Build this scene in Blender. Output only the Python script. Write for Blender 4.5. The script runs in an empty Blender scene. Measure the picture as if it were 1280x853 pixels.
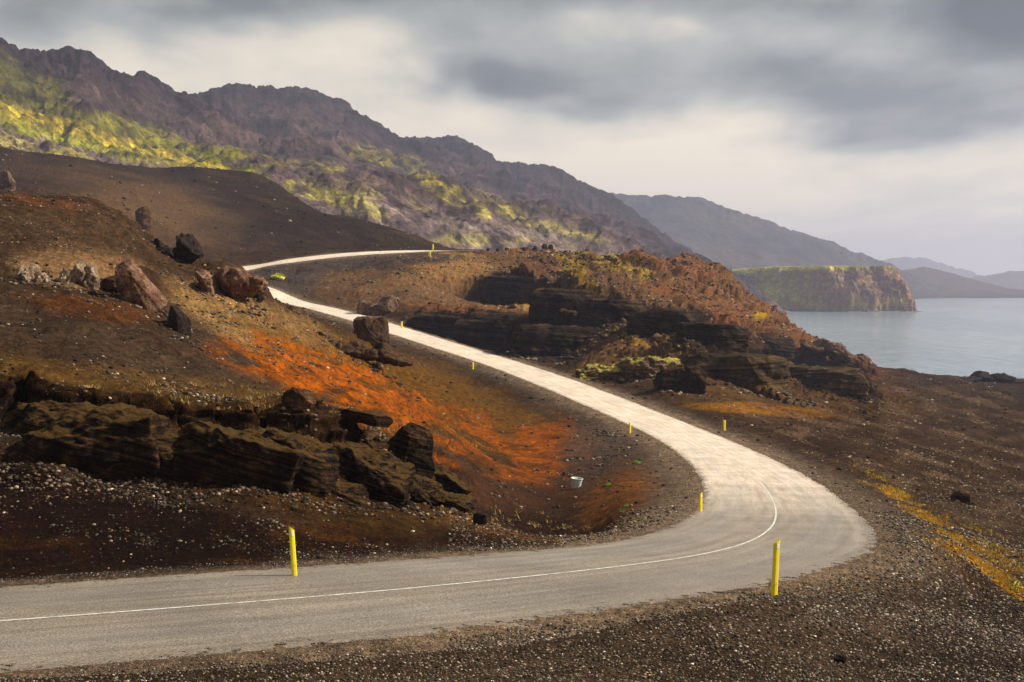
import bpy, math, random
import numpy as np

C = bpy.context.scene.collection
rs = np.random.RandomState(7)
random.seed(7)

# ------------------------------------------------------------------ camera
F = 1800.0
PITCH = math.atan((426.5 - 358.0) / F)
cp, sp = math.cos(PITCH), math.sin(PITCH)
LAKE = -32.0


def unproj(u, v, d):
    """point at forward distance d that the camera sees at (u, v) of the 1280x853 frame"""
    uu = (u - 640.0) / F
    vv = (426.5 - v) / F
    y = cp + vv * sp
    z = -sp + vv * cp
    return uu / y * d, d, z / y * d


def proj(x, y, z):
    fw = y * cp - z * sp
    up = y * sp + z * cp
    fw = np.maximum(fw, 0.5)
    return 640.0 + F * x / fw, 426.5 - F * up / fw


cam_d = bpy.data.cameras.new('camera')
cam_d.sensor_width = 36.0
cam_d.lens = F / 1280.0 * 36.0
cam_d.clip_start = 0.1
cam_d.clip_end = 60000
cam = bpy.data.objects.new('camera', cam_d)
cam.rotation_euler = (math.radians(90) - PITCH, 0, 0)
C.objects.link(cam)
bpy.context.scene.camera = cam


# ------------------------------------------------------------------ noise
def _hash(ix, iy, iz, seed):
    h = (ix.astype(np.uint32) * np.uint32(374761393) + iy.astype(np.uint32) * np.uint32(668265263)
         + iz.astype(np.uint32) * np.uint32(2246822519) + np.uint32((seed * 3266489917) & 0xffffffff))
    h ^= h >> np.uint32(15)
    h *= np.uint32(2246822519)
    h ^= h >> np.uint32(13)
    h *= np.uint32(3266489917)
    h ^= h >> np.uint32(16)
    return h


def _grad(h, x, y, z):
    k = (h & np.uint32(15)).astype(np.int32)
    a = np.where(k < 8, x, y)
    b = np.where(k < 4, y, np.where((k == 12) | (k == 14), x, z))
    return np.where(k & 1, -a, a) + np.where(k & 2, -b, b)


def perlin(x, y, z=None, seed=0):
    x = np.asarray(x, np.float64); y = np.asarray(y, np.float64)
    z = np.zeros_like(x) if z is None else np.asarray(z, np.float64)
    fx, fy, fz = np.floor(x), np.floor(y), np.floor(z)
    ix, iy, iz = fx.astype(np.int64), fy.astype(np.int64), fz.astype(np.int64)
    x = (x - fx).astype(np.float32); y = (y - fy).astype(np.float32); z = (z - fz).astype(np.float32)
    w = [t * t * t * (t * (t * 6 - 15) + 10) for t in (x, y, z)]
    out = 0
    for cx in (0, 1):
        for cy in (0, 1):
            for cz in (0, 1):
                g = _grad(_hash(ix + cx, iy + cy, iz + cz, seed), x - cx, y - cy, z - cz)
                wt = (w[0] if cx else 1 - w[0]) * (w[1] if cy else 1 - w[1]) * (w[2] if cz else 1 - w[2])
                out = out + g * wt
    return out


def fbm(x, y, z, wl, octs, seed=0, gain=0.5, ridged=False):
    out = 0; a = 1.0; tot = 0
    for i in range(octs):
        k = (2.03 ** i) / wl
        n = perlin(x * k + 13.7 * i, y * k - 7.3 * i, None if z is None else z * k + 3.1 * i, seed + i)
        if ridged:
            n = 1 - np.abs(n) * 2.2
        out = out + a * n; tot += a; a *= gain
    return out / tot * (1.0 if ridged else 1.6)


def sstep(a, b, x):
    t = np.clip((x - a) / (b - a), 0, 1)
    return t * t * (3 - 2 * t)


# ------------------------------------------------------------------ mesh helpers
def grid_mesh(name, X, Y, Z, col=None, mat=None, kind='structure', smooth=True):
    nr, nc = X.shape
    co = np.stack([X, Y, Z], -1).reshape(-1, 3).astype(np.float32)
    i = np.arange(nr * nc).reshape(nr, nc)
    q = np.stack([i[:-1, :-1], i[:-1, 1:], i[1:, 1:], i[1:, :-1]], -1).reshape(-1, 4)
    return raw_mesh(name, co, q, col, mat, kind, smooth)


def raw_mesh(name, co, faces, col=None, mat=None, kind=None, smooth=True, parent=None):
    faces = np.asarray(faces, np.int32)
    n = faces.shape[1]
    me = bpy.data.meshes.new(name)
    me.vertices.add(len(co)); me.vertices.foreach_set('co', np.asarray(co, np.float32).ravel())
    me.loops.add(faces.size); me.loops.foreach_set('vertex_index', faces.ravel())
    me.polygons.add(len(faces))
    me.polygons.foreach_set('loop_start', np.arange(0, faces.size, n, dtype=np.int32))
    me.polygons.foreach_set('loop_total', np.full(len(faces), n, np.int32))
    me.update(calc_edges=True)
    if smooth:
        me.polygons.foreach_set('use_smooth', np.ones(len(faces), bool))
    if col is not None:
        at = me.color_attributes.new('tint', 'FLOAT_COLOR', 'POINT')
        c4 = np.ones((len(co), 4), np.float32); c4[:, :3] = np.asarray(col).reshape(-1, 3)
        at.data.foreach_set('color', c4.ravel())
    if mat: me.materials.append(mat)
    o = bpy.data.objects.new(name, me); C.objects.link(o)
    if parent: o.parent = parent
    if kind: o['kind'] = kind
    return o


def tag(o, label, cat, group=None):
    o['label'] = label; o['category'] = cat
    if group: o['group'] = group
    return o


def empty(name, loc, rz=0):
    o = bpy.data.objects.new(name, None); C.objects.link(o)
    o.empty_display_size = 0.2
    o.location = loc; o.rotation_euler = (0, 0, rz)
    return o


# ------------------------------------------------------------------ materials
class NT:
    def __init__(s, name):
        s.m = bpy.data.materials.new(name); s.m.use_nodes = True
        s.t = s.m.node_tree; s.t.nodes.clear()
        s.out = s.n('ShaderNodeOutputMaterial')
        s.b = s.n('ShaderNodeBsdfPrincipled'); s.l(s.b.outputs[0], s.out.inputs[0])

    def n(s, typ, **kw):
        nd = s.t.nodes.new(typ)
        for k, v in kw.items():
            if k[0] == '_':
                nd.inputs[k[1:].replace('_', ' ')].default_value = v
            else:
                setattr(nd, k, v)
        return nd

    def l(s, a, b): s.t.links.new(a, b)

    def math(s, op, a, b=None, c=None, clamp=False):
        nd = s.n('ShaderNodeMath', operation=op, use_clamp=clamp)
        for i, q in enumerate((a, b, c)):
            if q is None: continue
            if isinstance(q, (int, float)): nd.inputs[i].default_value = q
            else: s.l(q, nd.inputs[i])
        return nd.outputs[0]

    def ramp(s, fac, stops):
        nd = s.n('ShaderNodeValToRGB'); s.l(fac, nd.inputs[0])
        e = nd.color_ramp.elements
        while len(e) < len(stops): e.new(0.5)
        for el, (p, c) in zip(e, stops):
            el.position = p; el.color = tuple(c) + (1,) if len(c) == 3 else c
        return nd.outputs[0]

    def mix(s, fac, a, b, blend='MIX'):
        nd = s.n('ShaderNodeMix', data_type='RGBA', blend_type=blend)
        for sk, q in ((nd.inputs[0], fac), (nd.inputs[6], a), (nd.inputs[7], b)):
            if isinstance(q, (int, float)): sk.default_value = q
            elif isinstance(q, (tuple, list)): sk.default_value = tuple(q) + (1,) if len(q) == 3 else q
            else: s.l(q, sk)
        return nd.outputs[2]


def gray(v): return (v, v, v)


def terrain_mat(name, scale, bump_d, pebble=True, rough=1.0, spec=0.04, contrast=1.0, attr=True, base=None, strata=0.0):
    T = NT(name)
    if attr:
        at = T.n('ShaderNodeAttribute', attribute_name='tint'); basec = at.outputs['Color']
    else:
        rgb = T.n('ShaderNodeRGB'); rgb.outputs[0].default_value = tuple(base) + (1,); basec = rgb.outputs[0]
    geo = T.n('ShaderNodeNewGeometry')
    pos = geo.outputs['Position']
    n1 = T.n('ShaderNodeTexNoise', _Scale=scale, _Detail=9.0, _Roughness=0.72); T.l(pos, n1.inputs['Vector'])
    n2 = T.n('ShaderNodeTexNoise', _Scale=scale * 6.3, _Detail=4.0, _Roughness=0.7); T.l(pos, n2.inputs['Vector'])
    lo = 1 - 0.75 * contrast; hi = 1 + 1.0 * contrast
    m1 = T.ramp(n1.outputs[0], [(0.3, gray(max(lo, 0))), (0.5, gray(0.95)), (0.72, gray(hi))])
    m2 = T.ramp(n2.outputs[0], [(0.32, gray(0.45)), (0.5, gray(0.95)), (0.7, gray(1.7))])
    c = T.mix(1.0, basec, m1, 'MULTIPLY')
    c = T.mix(1.0, c, m2, 'MULTIPLY')
    h = T.math('ADD', n1.outputs[0], T.math('MULTIPLY', n2.outputs[0], 0.35))
    if pebble:
        vo = T.n('ShaderNodeTexVoronoi', _Scale=scale * 9); T.l(pos, vo.inputs['Vector'])
        peb = T.math('SUBTRACT', 0.45, vo.outputs['Distance'], clamp=True)
        sel = T.n('ShaderNodeSeparateColor'); T.l(vo.outputs['Color'], sel.inputs[0])
        light = T.math('GREATER_THAN', sel.outputs[0], 0.86)
        f = T.math('MULTIPLY', light, T.math('GREATER_THAN', peb, 0.14))
        c = T.mix(T.math('MULTIPLY', f, 0.45), c, T.mix(0.35, T.mix(1.0, c, (2.0, 2.0, 2.0), 'MULTIPLY'), (0.15, 0.12, 0.09)))
        h = T.math('ADD', h, T.math('MULTIPLY', peb, 0.5))
    if strata:
        sepz = T.n('ShaderNodeSeparateXYZ'); T.l(pos, sepz.inputs[0])
        w = T.n('ShaderNodeTexNoise', noise_dimensions='1D', _Scale=strata, _Detail=5.0, _Roughness=0.7)
        T.l(T.math('ADD', sepz.outputs[2], T.math('MULTIPLY', n1.outputs[0], 0.5 / strata)), w.inputs['W'])
        mm = T.ramp(w.outputs[0], [(0.35, gray(0.45)), (0.5, gray(1.0)), (0.65, gray(1.6))])
        c = T.mix(0.8, c, T.mix(1.0, c, mm, 'MULTIPLY'))
        h = T.math('ADD', h, T.math('MULTIPLY', w.outputs[0], 0.9))
    T.l(c, T.b.inputs['Base Color'])
    T.b.inputs['Roughness'].default_value = rough
    T.b.inputs['Specular IOR Level'].default_value = spec
    bp = T.n('ShaderNodeBump', _Strength=1.0, _Distance=bump_d); T.l(h, bp.inputs['Height'])
    T.l(bp.outputs[0], T.b.inputs['Normal'])
    return T.m


M_ground = terrain_mat('volcanic soil and gravel', 1.6, 0.10, contrast=0.75)
M_mount = terrain_mat('mountain rock and moss', 0.05, 4.5, pebble=False, contrast=0.95)
M_far = terrain_mat('distant hill soil', 0.01, 6, pebble=False, contrast=0.4)
M_cliff = terrain_mat('headland rock', 0.10, 1.6, pebble=False, contrast=0.85)

# ------------------------------------------------------------------ road centreline
RC = [(-700, 800, 20.5), (-400, 800, 21.5), (-150, 789, 22.7), (0, 778, 23.5), (200, 762, 24.3), (366, 750, 25.2), (500, 738, 26.4),
      (620, 726, 28.0), (760, 711, 30.6), (870, 696, 34.0), (930, 681, 37.8), (960, 664, 43.5), (970, 645, 53.0),
      (965, 624, 64.6), (945, 598, 80), (900, 567, 106), (846, 540, 134), (765, 506, 157), (700, 480, 176.6), (621, 452, 213),
      (560, 433, 232), (500, 414, 250), (445, 397, 270), (400, 385, 288), (362, 376, 302)]
rp = [unproj(*p) for p in RC]
rp += [(-56, 314, 0.0), (-68, 330, 1.5), (-73, 346, 3.2)]
RC2 = [(310, 335, 360), (350, 328, 363), (400, 321.5, 370), (450, 317, 378), (500, 314.6, 386), (540, 313.4, 394), (600, 314, 408),
       (700, 318, 440), (760, 322, 480), (820, 330, 560)]
rp += [unproj(*p) for p in RC2]
rp = np.array(rp)


def catmull(P, n=14):
    out = []
    Q = np.vstack([2 * P[0] - P[1], P, 2 * P[-1] - P[-2]])
    for i in range(1, len(Q) - 2):
        p0, p1, p2, p3 = Q[i - 1], Q[i], Q[i + 1], Q[i + 2]
        d1 = max(np.linalg.norm(p1 - p0), 1e-3) ** .5; d2 = max(np.linalg.norm(p2 - p1), 1e-3) ** .5
        d3 = max(np.linalg.norm(p3 - p2), 1e-3) ** .5
        t0, t1 = 0, d1; t2 = t1 + d2; t3 = t2 + d3
        for t in np.linspace(t1, t2, n, endpoint=False):
            A1 = (t1 - t) / (t1 - t0) * p0 + (t - t0) / (t1 - t0) * p1
            A2 = (t2 - t) / (t2 - t1) * p1 + (t - t1) / (t2 - t1) * p2
            A3 = (t3 - t) / (t3 - t2) * p2 + (t - t2) / (t3 - t2) * p3
            B1 = (t2 - t) / (t2 - t0) * A1 + (t - t0) / (t2 - t0) * A2
            B2 = (t3 - t) / (t3 - t1) * A2 + (t - t1) / (t3 - t1) * A3
            out.append((t2 - t) / (t2 - t1) * B1 + (t - t1) / (t2 - t1) * B2)
    out.append(Q[-2])
    return np.array(out)


road = catmull(rp)
seg = np.r_[0, np.cumsum(np.linalg.norm(np.diff(road[:, :2], axis=0), axis=1))]
STEP = 0.4
sN = np.arange(0, seg[-1], STEP)
road = np.stack([np.interp(sN, seg, road[:, k]) for k in range(3)], 1)
k = np.hanning(25); k /= k.sum()
pad = np.pad(road, ((12, 12), (0, 0)), mode='edge')
road_s = np.stack([np.convolve(pad[:, i], k, 'valid') for i in range(3)], 1)
road = road_s
tan = np.gradient(road[:, :2], axis=0); tan /= np.linalg.norm(tan, axis=1)[:, None]
nor = np.stack([-tan[:, 1], tan[:, 0]], 1)          # points to the left of travel
# bank: positive raises the left side of travel
bank = np.interp(road[:, 1], [0, 330, 350, 600], [0, 0, 0.115, 0.115])
arm2 = (np.arange(len(road)) > np.argmin(road[:, 0] + np.where(road[:, 1] > 300, 0, 999)))
bank = np.where(arm2, bank, 0) * np.interp(road[:, 0], [-30, -12], [1, -0.3])
bank = np.convolve(np.pad(bank, 20, mode='edge'), np.ones(41) / 41, 'valid')
HALF = 3.35


def road_query(X, Y, maxr=40):
    """distance to centreline, signed offset, road z at that place"""
    sh = X.shape
    x = X.ravel(); y = Y.ravel()
    D = np.full(x.size, 1e9); S = np.zeros(x.size); Zr = np.zeros(x.size)
    idx = np.where((y > 8) & (y < 620))[0]
    R = road[::4]; T2 = tan[::4]; N2 = nor[::4]; B2 = bank[::4]
    for c0 in range(0, len(idx), 60000):
        ii = idx[c0:c0 + 60000]
        dx = x[ii, None] - R[None, :, 0]; dy = y[ii, None] - R[None, :, 1]
        dd = dx * dx + dy * dy
        j = dd.argmin(1)
        r_ = np.arange(len(ii))
        ddx = dx[r_, j]; ddy = dy[r_, j]
        al = ddx * T2[j, 0] + ddy * T2[j, 1]
        la = ddx * N2[j, 0] + ddy * N2[j, 1]
        j2 = np.clip(j + np.sign(al).astype(int), 0, len(R) - 1)
        f = np.clip(np.abs(al) / (4 * STEP), 0, 1)
        z0 = R[j, 2] * (1 - f) + R[j2, 2] * f
        D[ii] = np.sqrt(dd[r_, j]); S[ii] = la; Zr[ii] = z0 + la.clip(-8, 8) * B2[j]
        D[ii] = np.minimum(D[ii], np.maximum(np.abs(la), np.where(np.abs(al) < 3, 0, 1e9)))
    return D.reshape(sh), S.reshape(sh), Zr.reshape(sh)


# ------------------------------------------------------------------ thin plate surface in (azimuth, log distance)
KA, KL = 18.0, 4.2


def tps_fit(pts):
    P = np.array(pts)           # a, L, s
    x = np.stack([P[:, 0] * KA, P[:, 1] * KL], 1)
    r = np.linalg.norm(x[:, None] - x[None], axis=2)
    K = np.where(r > 0, r * r * np.log(r + 1e-12), 0) + np.eye(len(x)) * 0.02
    n = len(x)
    A = np.zeros((n + 3, n + 3)); A[:n, :n] = K
    A[:n, n] = 1; A[:n, n + 1:] = x; A[n, :n] = 1; A[n + 1:, :n] = x.T
    w = np.linalg.solve(A, np.r_[P[:, 2], 0, 0, 0])
    return x, w


def tps_eval(fit, a, L):
    x, w = fit
    qa = (a * KA).ravel(); ql = (L * KL).ravel()
    out = w[-3] + w[-2] * qa + w[-1] * ql
    for (px, pl), wi in zip(x, w[:-3]):
        r2 = (qa - px) ** 2 + (ql - pl) ** 2
        out += wi * 0.5 * r2 * np.log(r2 + 1e-12)
    return out.reshape(a.shape)


def cp_v(u, v, d):
    x, y, z = unproj(u, v, d); return (x / y, math.log(d), z / y)


def cp_z(u, d, z): return ((u - 640) / F, math.log(d), z / d)


COLS = {
    -500: [('z', 5, -2.6), (900, 15), (853, 17.5), (745, 27.5), (600, 33), (440, 40), (340, 52), (250, 70), (150, 95), ('z', 160, 12), ('z', 300, 22), (150, 560), ('z', 720, 40)],
    -150: [('z', 5, -2.6), (900, 15), (853, 17.5), (738, 28), (600, 33.5), (530, 36.5), (455, 40), (380, 52), (290, 70), (215, 92), ('z', 150, 6), ('z', 260, 14), (175, 560), ('z', 720, 36)],
    0: [('z', 5, -2.5), (900, 15.3), (853, 17.5), (733, 28), (690, 29.8), (600, 34), (545, 37), (470, 40.5), (430, 46), (380, 56), (300, 73), (240, 92), ('z', 130, 3.5), ('z', 220, 8), (220, 420), (188, 560), ('z', 720, 30)],
    130: [(853, 17.6), (730, 28), (600, 35), (548, 38), (490, 42), (425, 50), (355, 65), (292, 84), (258, 100), ('z', 140, 3), ('z', 240, 8), (240, 400), (208, 540), ('z', 720, 25)],
    250: [(853, 17.6), (724, 28.2), (600, 36), (560, 39), (503, 44), (445, 54), (385, 73), (345, 94), (328, 106), ('z', 150, -1), ('z', 250, 2), (322, 352), (262, 440), (209, 530), ('z', 720, 20)],
    290: [(333, 103), (338, 92), ('z', 135, -.5)],
    320: [(262, 455), (215, 520), (300, 400)],
    366: [('z', 5, -2.5), (900, 15.5), (853, 17.7), (718, 28.3), (640, 34), (600, 37), (525, 42), (500, 52), (470, 62), (430, 82), (400, 112), (386, 132), ('z', 175, -5), ('z', 240, -5), (374, 300), (358, 325), (325, 376), (270, 450), (242, 490), ('z', 720, 5)],
    440: [(712, 28.8), (640, 35), (600, 38.5), (532, 45), (508, 58), (475, 80), (440, 115), (418, 160), ('z', 210, -8.5), (390, 282), (370, 300), (345, 335), (303, 410), (277, 450), ('z', 560, 5), ('z', 720, -10)],
    500: [(853, 17.8), (707, 29.5), (650, 35), (615, 40), (560, 53), (530, 66), (500, 90), (470, 125), (443, 185), (427, 238), (402, 262), (385, 272), (350, 305), (328, 355), (300, 420), (292, 432), ('z', 560, 0), ('z', 720, -20)],
    550: [(307, 425)],
    600: [('z', 5, -2.4), (900, 15.8), (853, 18), (697, 31), (665, 36), (642, 41), ('z', 52, -10.0), (612, 72), (560, 105), (520, 138), (482, 185), (463, 205), (445, 224), (432, 250), (395, 262), (372, 285), (346, 330), (322, 380), (315, 410), ('z', 520, 2), ('z', 720, -28)],
    700: [(853, 18.2), (687, 34), (665, 39.5), ('z', 54, -12.0), (625, 80), (603, 94), (575, 106), (540, 128), (515, 150), (501, 160), (462, 195), (444, 225), (405, 242), (375, 290), (350, 330), (332, 370), (319, 425), ('z', 540, -8), ('z', 720, -34)],
    787: [(853, 18.5), (790, 21.5), (679, 36.5), (662, 44), (640, 54), (600, 79), (570, 103), (541, 137), (492, 160), (465, 188), (412, 210), (395, 300), (370, 335), (345, 380), (324, 430), ('z', 550, -18), ('z', 720, -44)],
    876: [(853, 19), (790, 21.8), (730, 25.5), (640, 64.8), (600, 82), (522, 138), (505, 152), (488, 168), (440, 192), (428, 290), (405, 330), (370, 385), (328, 450), ('z', 560, -25), ('z', 720, -50)],
    968: [('z', 5, -2.4), (900, 16.5), (853, 19.2), (790, 22.2), (745, 25), (570, 100), (545, 125), (512, 160), (472, 215), (452, 290), (442, 330), (425, 385), (391, 455), ('z', 540, -36), ('z', 720, -52)],
    1070: [(853, 20.3), (790, 23.6), (730, 30), (640, 63), (600, 80), (560, 108), (520, 158), (487, 240), (466, 340), (452, 430), ('z', 520, -40), ('z', 720, -52)],
    1150: [(900, 18), (853, 21.5), (790, 25.6), (735, 32), (700, 40), (655, 56), (620, 78), (570, 118), (522, 185), (492, 280), (471, 450), ('z', 520, -35), ('z', 720, -52)],
    1280: [('z', 5, -2.6), (900, 20), (853, 23.5), (800, 27.5), (757, 32.5), ('z', 38, -9.6), (730, 46), (680, 63), (620, 91), (560, 142), (512, 230), (483, 380), (476, 470), ('z', 540, -37), ('z', 720, -52)],
    1420: [('z', 5, -2.8), (900, 22), (830, 27), ('z', 38, -10.6), (700, 56), (600, 106), (520, 215), (484, 400), ('z', 540, -38), ('z', 720, -52)],
    1750: [('z', 5, -3.0), ('z', 27, -8), ('z', 60, -13.5), ('z', 110, -17), ('z', 220, -23), ('z', 440, -32), ('z', 720, -52)],
}
pts = []
for u, L_ in COLS.items():
    for q in L_:
        pts.append(cp_z(u, q[1], q[2]) if q[0] == 'z' else cp_v(u, q[0], q[1]))
# the road itself
for j in range(0, len(road), 18):
    x, y, z = road[j]
    if 12 < y < 430: pts.append((x / y, math.log(y), z / y))
fitN = tps_fit(pts)

# fault lines: top edge polyline (u, v, d), drop H, reach R, face width W
FAULTS = [
    ([(-250, 452, 39.5), (-80, 462, 40), (40, 478, 40), (120, 492, 40.5), (185, 505, 41.5), (290, 515, 42.5), (400, 530, 43.5), (455, 545, 45.5), (540, 585, 49), (590, 612, 52)], 1.15, 3.6, 0.45),
    ([(508, 387, 266), (560, 390, 262), (620, 394, 258), (700, 402, 246), (740, 408, 238)], 7.0, 16, 1.2),
    ([(590, 344, 332), (650, 352, 320), (720, 370, 302), (790, 386, 300), (860, 400, 315), (940, 432, 345), (1010, 446, 380)], 8.0, 24, 2.0),
    ([(842, 415, 225), (836, 434, 194), (860, 437, 191), (890, 440, 196), (950, 449, 210), (1030, 462, 240), (1110, 475, 280)], 2.6, 16, 5.0),
    ([(630, 362, 300), (700, 385, 280), (760, 405, 262)], 4.0, 10, 1.0),
]


def seg_dist(X, Y, poly):
    P = np.array(poly)
    best = np.full(X.shape, 1e9); sgn = np.zeros(X.shape); par = np.zeros(X.shape)
    n = len(P) - 1
    for i in range(n):
        ax, ay = P[i, :2]; bx, by = P[i + 1, :2]
        dx, dy = bx - ax, by - ay
        l2 = dx * dx + dy * dy
        t = ((X - ax) * dx + (Y - ay) * dy) / l2
        tc = np.clip(t, 0, 1)
        qx = X - (ax + tc * dx); qy = Y - (ay + tc * dy)
        d = np.hypot(qx, qy)
        s = dx * (Y - ay) - dy * (X - ax)      # >0 behind (left of direction)
        m = d < best
        best = np.where(m, d, best); sgn = np.where(m, np.sign(s), sgn); par = np.where(m, (i + tc) / n, par)
    return best * sgn, par


# ------------------------------------------------------------------ near terrain
aN = np.concatenate([np.linspace(-0.75, -0.385, 70, endpoint=False), np.linspace(-0.385, 0.385, 1060), np.linspace(0.385, 0.75, 70)[1:]])
NF = 950
LN = np.linspace(math.log(3.5), math.log(720), NF)
A, L = np.meshgrid(aN, LN)
Yb = np.exp(L); Xb = A * Yb
S0 = tps_eval(fitN, A, L)
Zb = S0 * Yb
steep = np.zeros_like(Zb)
for poly, H, R, W in FAULTS:
    w = [unproj(*p)[:2] for p in poly]
    wob = fbm(Xb, Yb, None, R * 1.3, 3, 91) * R * 0.14 + fbm(Xb, Yb, None, R * 0.3, 2, 97) * R * 0.015
    sd, par = seg_dist(Xb, Yb, w)
    fac = np.exp(-(np.abs(sd) / R) ** 1.6)
    if H < 3: wob = wob + (np.abs(fbm(Xb, Yb, None, 3.5, 2, 95)) - .3) * 0.9
    endt = sstep(0.0, 0.06, par) * sstep(1.0, 0.9, par)
    t = np.clip((sd + wob) / W, -1, 1)
    stepf = 0.5 * np.sin(t * math.pi / 2)
    hv = 1 + 0.35 * fbm(Xb, Yb, None, R * 1.5, 2, 92)
    Zb += H * (stepf - (.22 if H < 3 else .28)) * fac * endt * hv
    steep = np.maximum(steep, np.exp(-((sd + wob + W * 0.2) / (W * 1.6 + R * .1)) ** 2) * endt)
# rough relief; stronger on the rubble headland
U0, V0 = proj(Xb, Yb, Zb)
fardet = sstep(140, 330, Yb)
hill = sstep(0, 40, 560 - U0) * sstep(370, 420, Yb)             # smooth ash hill
head = sstep(560, 720, U0) * sstep(240, 300, Yb) * sstep(1110, 1075, U0)
leftslope = sstep(60, 0, U0 - 560) * sstep(30, 36, Yb) * sstep(200, 120, Yb)
sh = sstep(30, 60, U0 - 1000 + (Yb - 20) * 2)
amp_s = 0.10 + 0.55 * leftslope + 0.45 * sstep(60, 160, Yb)
amp_s *= 1 - 0.75 * hill
bowl = sstep(1, 0, np.hypot((U0 - 720) / 170, (V0 - 600) / 70)); amp_s *= 1 - 0.5 * bowl
near_r = sstep(26, 20, Yb); amp_s *= 1 - 0.4 * near_r
Zb += amp_s * (fbm(Xb, Yb, None, 7, 5, 5, 0.52) * 0.75)
Zb += head * ((fbm(Xb, Yb, None, 34, 6, 15, 0.6, True) - 0.45) * 5.0)
Zb += hill * ((fbm(Xb, Yb, None, 60, 4, 25, 0.45) * 3.0))
Zb += (1 - hill) * (1 - head) * fardet * fbm(Xb, Yb, None, 26, 5, 35, 0.55) * 2.2
# benches (slump lines) on the right slope and the left one
bench = sstep(900, 1000, U0) * sstep(60, 90, Yb) * (1 - head)
bz = Zb + fbm(Xb, Yb, None, 40, 3, 44) * 2.5
Zb += bench * 0.45 * np.sin(bz * 2.4) * (0.6 + fbm(Xb, Yb, None, 60, 2, 45))
bz = Zb + fbm(Xb, Yb, None, 9, 3, 47) * 0.8
Zb += leftslope * 0.10 * np.sin(bz * 7.5)
Dr, Sr, Zr = road_query(Xb, Yb)
shoulder = HALF + 0.5
reach = np.interp(Yb, [0, 30, 60, 150, 300, 420], [2.2, 2.2, 4.5, 6, 9, 14])
wr = sstep(shoulder + reach, shoulder, Dr) * (Yb < 600)
drop = np.clip(Dr - HALF, 0, 3) * 0.09
Zb = Zb * (1 - wr) + (Zr - 0.028 - drop * .8) * wr
Zb = np.maximum(Zb, -46 + fbm(Xb, Yb, None, 30, 2, 3))
# taper down hidden far edge below the mountains
Zfine = Zb.copy()


def ground(x, y):
    a = x / y; l = math.log(y)
    i = np.interp(a, aN, np.arange(len(aN))); j = np.interp(l, LN, np.arange(NF))
    i0 = int(min(i, len(aN) - 2)); j0 = int(min(j, NF - 2)); fi = i - i0; fj = j - j0
    s = (Zfine[j0:j0 + 2, i0:i0 + 2] / Yb[j0:j0 + 2, i0:i0 + 2])
    return float(((1 - fj) * ((1 - fi) * s[0, 0] + fi * s[0, 1]) + fj * ((1 - fi) * s[1, 0] + fi * s[1, 1])) * y)


def hit(u, v, dmin=8.0):
    """first ground point along the line of sight through a place seen in the photograph"""
    prev = None
    for d in np.exp(np.linspace(math.log(dmin), math.log(700), 1600)):
        x, y, z = unproj(u, v, d)
        g = ground(x, y)
        if z <= g:
            return np.array([x, y, g])
    return np.array([x, y, g])


# resample each column so that steep faces get as many rows as flat ground
NR = 1150
_, Vp = proj(Xb, Yb, Zb)
dv = np.abs(np.diff(Vp, axis=0)); dz = np.abs(np.diff(Zb, axis=0)); dl = np.diff(L, axis=0)
Vm = 0.5 * (Vp[1:] + Vp[:-1])
inframe = sstep(1000, 880, Vm)
meas = (np.minimum(dv, 30) * (0.15 + 0.85 * inframe) + dl * 60 + 0.02)
kx = np.hanning(21); kx /= kx.sum()
mp = np.pad(meas, ((10, 10), (0, 0)), mode='edge')
meas = np.apply_along_axis(lambda r: np.convolve(r, kx, 'valid'), 0, mp)
def across(m_, n_):
    k_ = np.hanning(n_ + 2)[1:-1]; k_ /= k_.sum()
    return np.apply_along_axis(lambda r: np.convolve(np.pad(r, n_ // 2, mode='edge'), k_, 'valid'), 1, m_)


meas = across(np.minimum(meas, np.percentile(meas, 99.5)), 61)
cum = np.vstack([np.zeros((1, meas.shape[1])), np.cumsum(meas, 0)])
cum /= cum[-1]
tt = np.linspace(0, 1, NR)
Lr = np.empty((NR, len(aN))); Zs = np.empty_like(Lr); stp = np.empty_like(Lr); Dq = np.empty_like(Lr)
for c in range(len(aN)):
    Lr[:, c] = np.interp(tt, cum[:, c], LN)
    Zs[:, c] = np.interp(Lr[:, c], LN, Zb[:, c] / Yb[:, c])
    stp[:, c] = np.interp(Lr[:, c], LN, steep[:, c])
    Dq[:, c] = np.interp(Lr[:, c], LN, Dr[:, c])
Y = np.exp(Lr); X = aN[None, :] * Y; Z = Zs * Y


def normals(X, Y, Z):
    P = np.stack([X, Y, Z], -1)
    du = np.gradient(P, axis=1); dv_ = np.gradient(P, axis=0)
    n = np.cross(du, dv_); n /= np.linalg.norm(n, axis=-1, keepdims=True) + 1e-9
    return np.where(n[..., 2:3] < 0, -n, n)


N = normals(X, Y, Z)
slope = 1 - N[..., 2]
offroad = sstep(HALF + 0.2, HALF + 1.8, Dq)
U, V = proj(X, Y, Z)
head2 = sstep(560, 720, U) * sstep(240, 300, Y) * sstep(1110, 1075, U)
hill2 = sstep(0, 40, 560 - U) * sstep(370, 420, Y)
sc = np.interp(Y, [15, 40, 100, 300, 700], [0.05, 0.14, 0.28, 0.7, 1.1])
d1 = fbm(X, Y, Z, 1.2, 4, 61, 0.6)
d2 = fbm(X, Y, Z, 5.0, 4, 71, 0.6)
rk = np.clip(sstep(0.10, 0.4, slope) + stp, 0, 1)
disp = d1 * sc * 0.45 * (0.35 + rk) + sstep(60, 160, Y) * d2 * sc * (0.5 + 1.4 * rk + 0.25 * head2) * (1 - 0.7 * hill2)
# strata on the steep faces
def hsh(i, sd_): return (_hash(i.astype(np.int64), i.astype(np.int64) * 0, i.astype(np.int64) * 0, sd_) & np.uint32(65535)).astype(np.float64) / 65535.0


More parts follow.
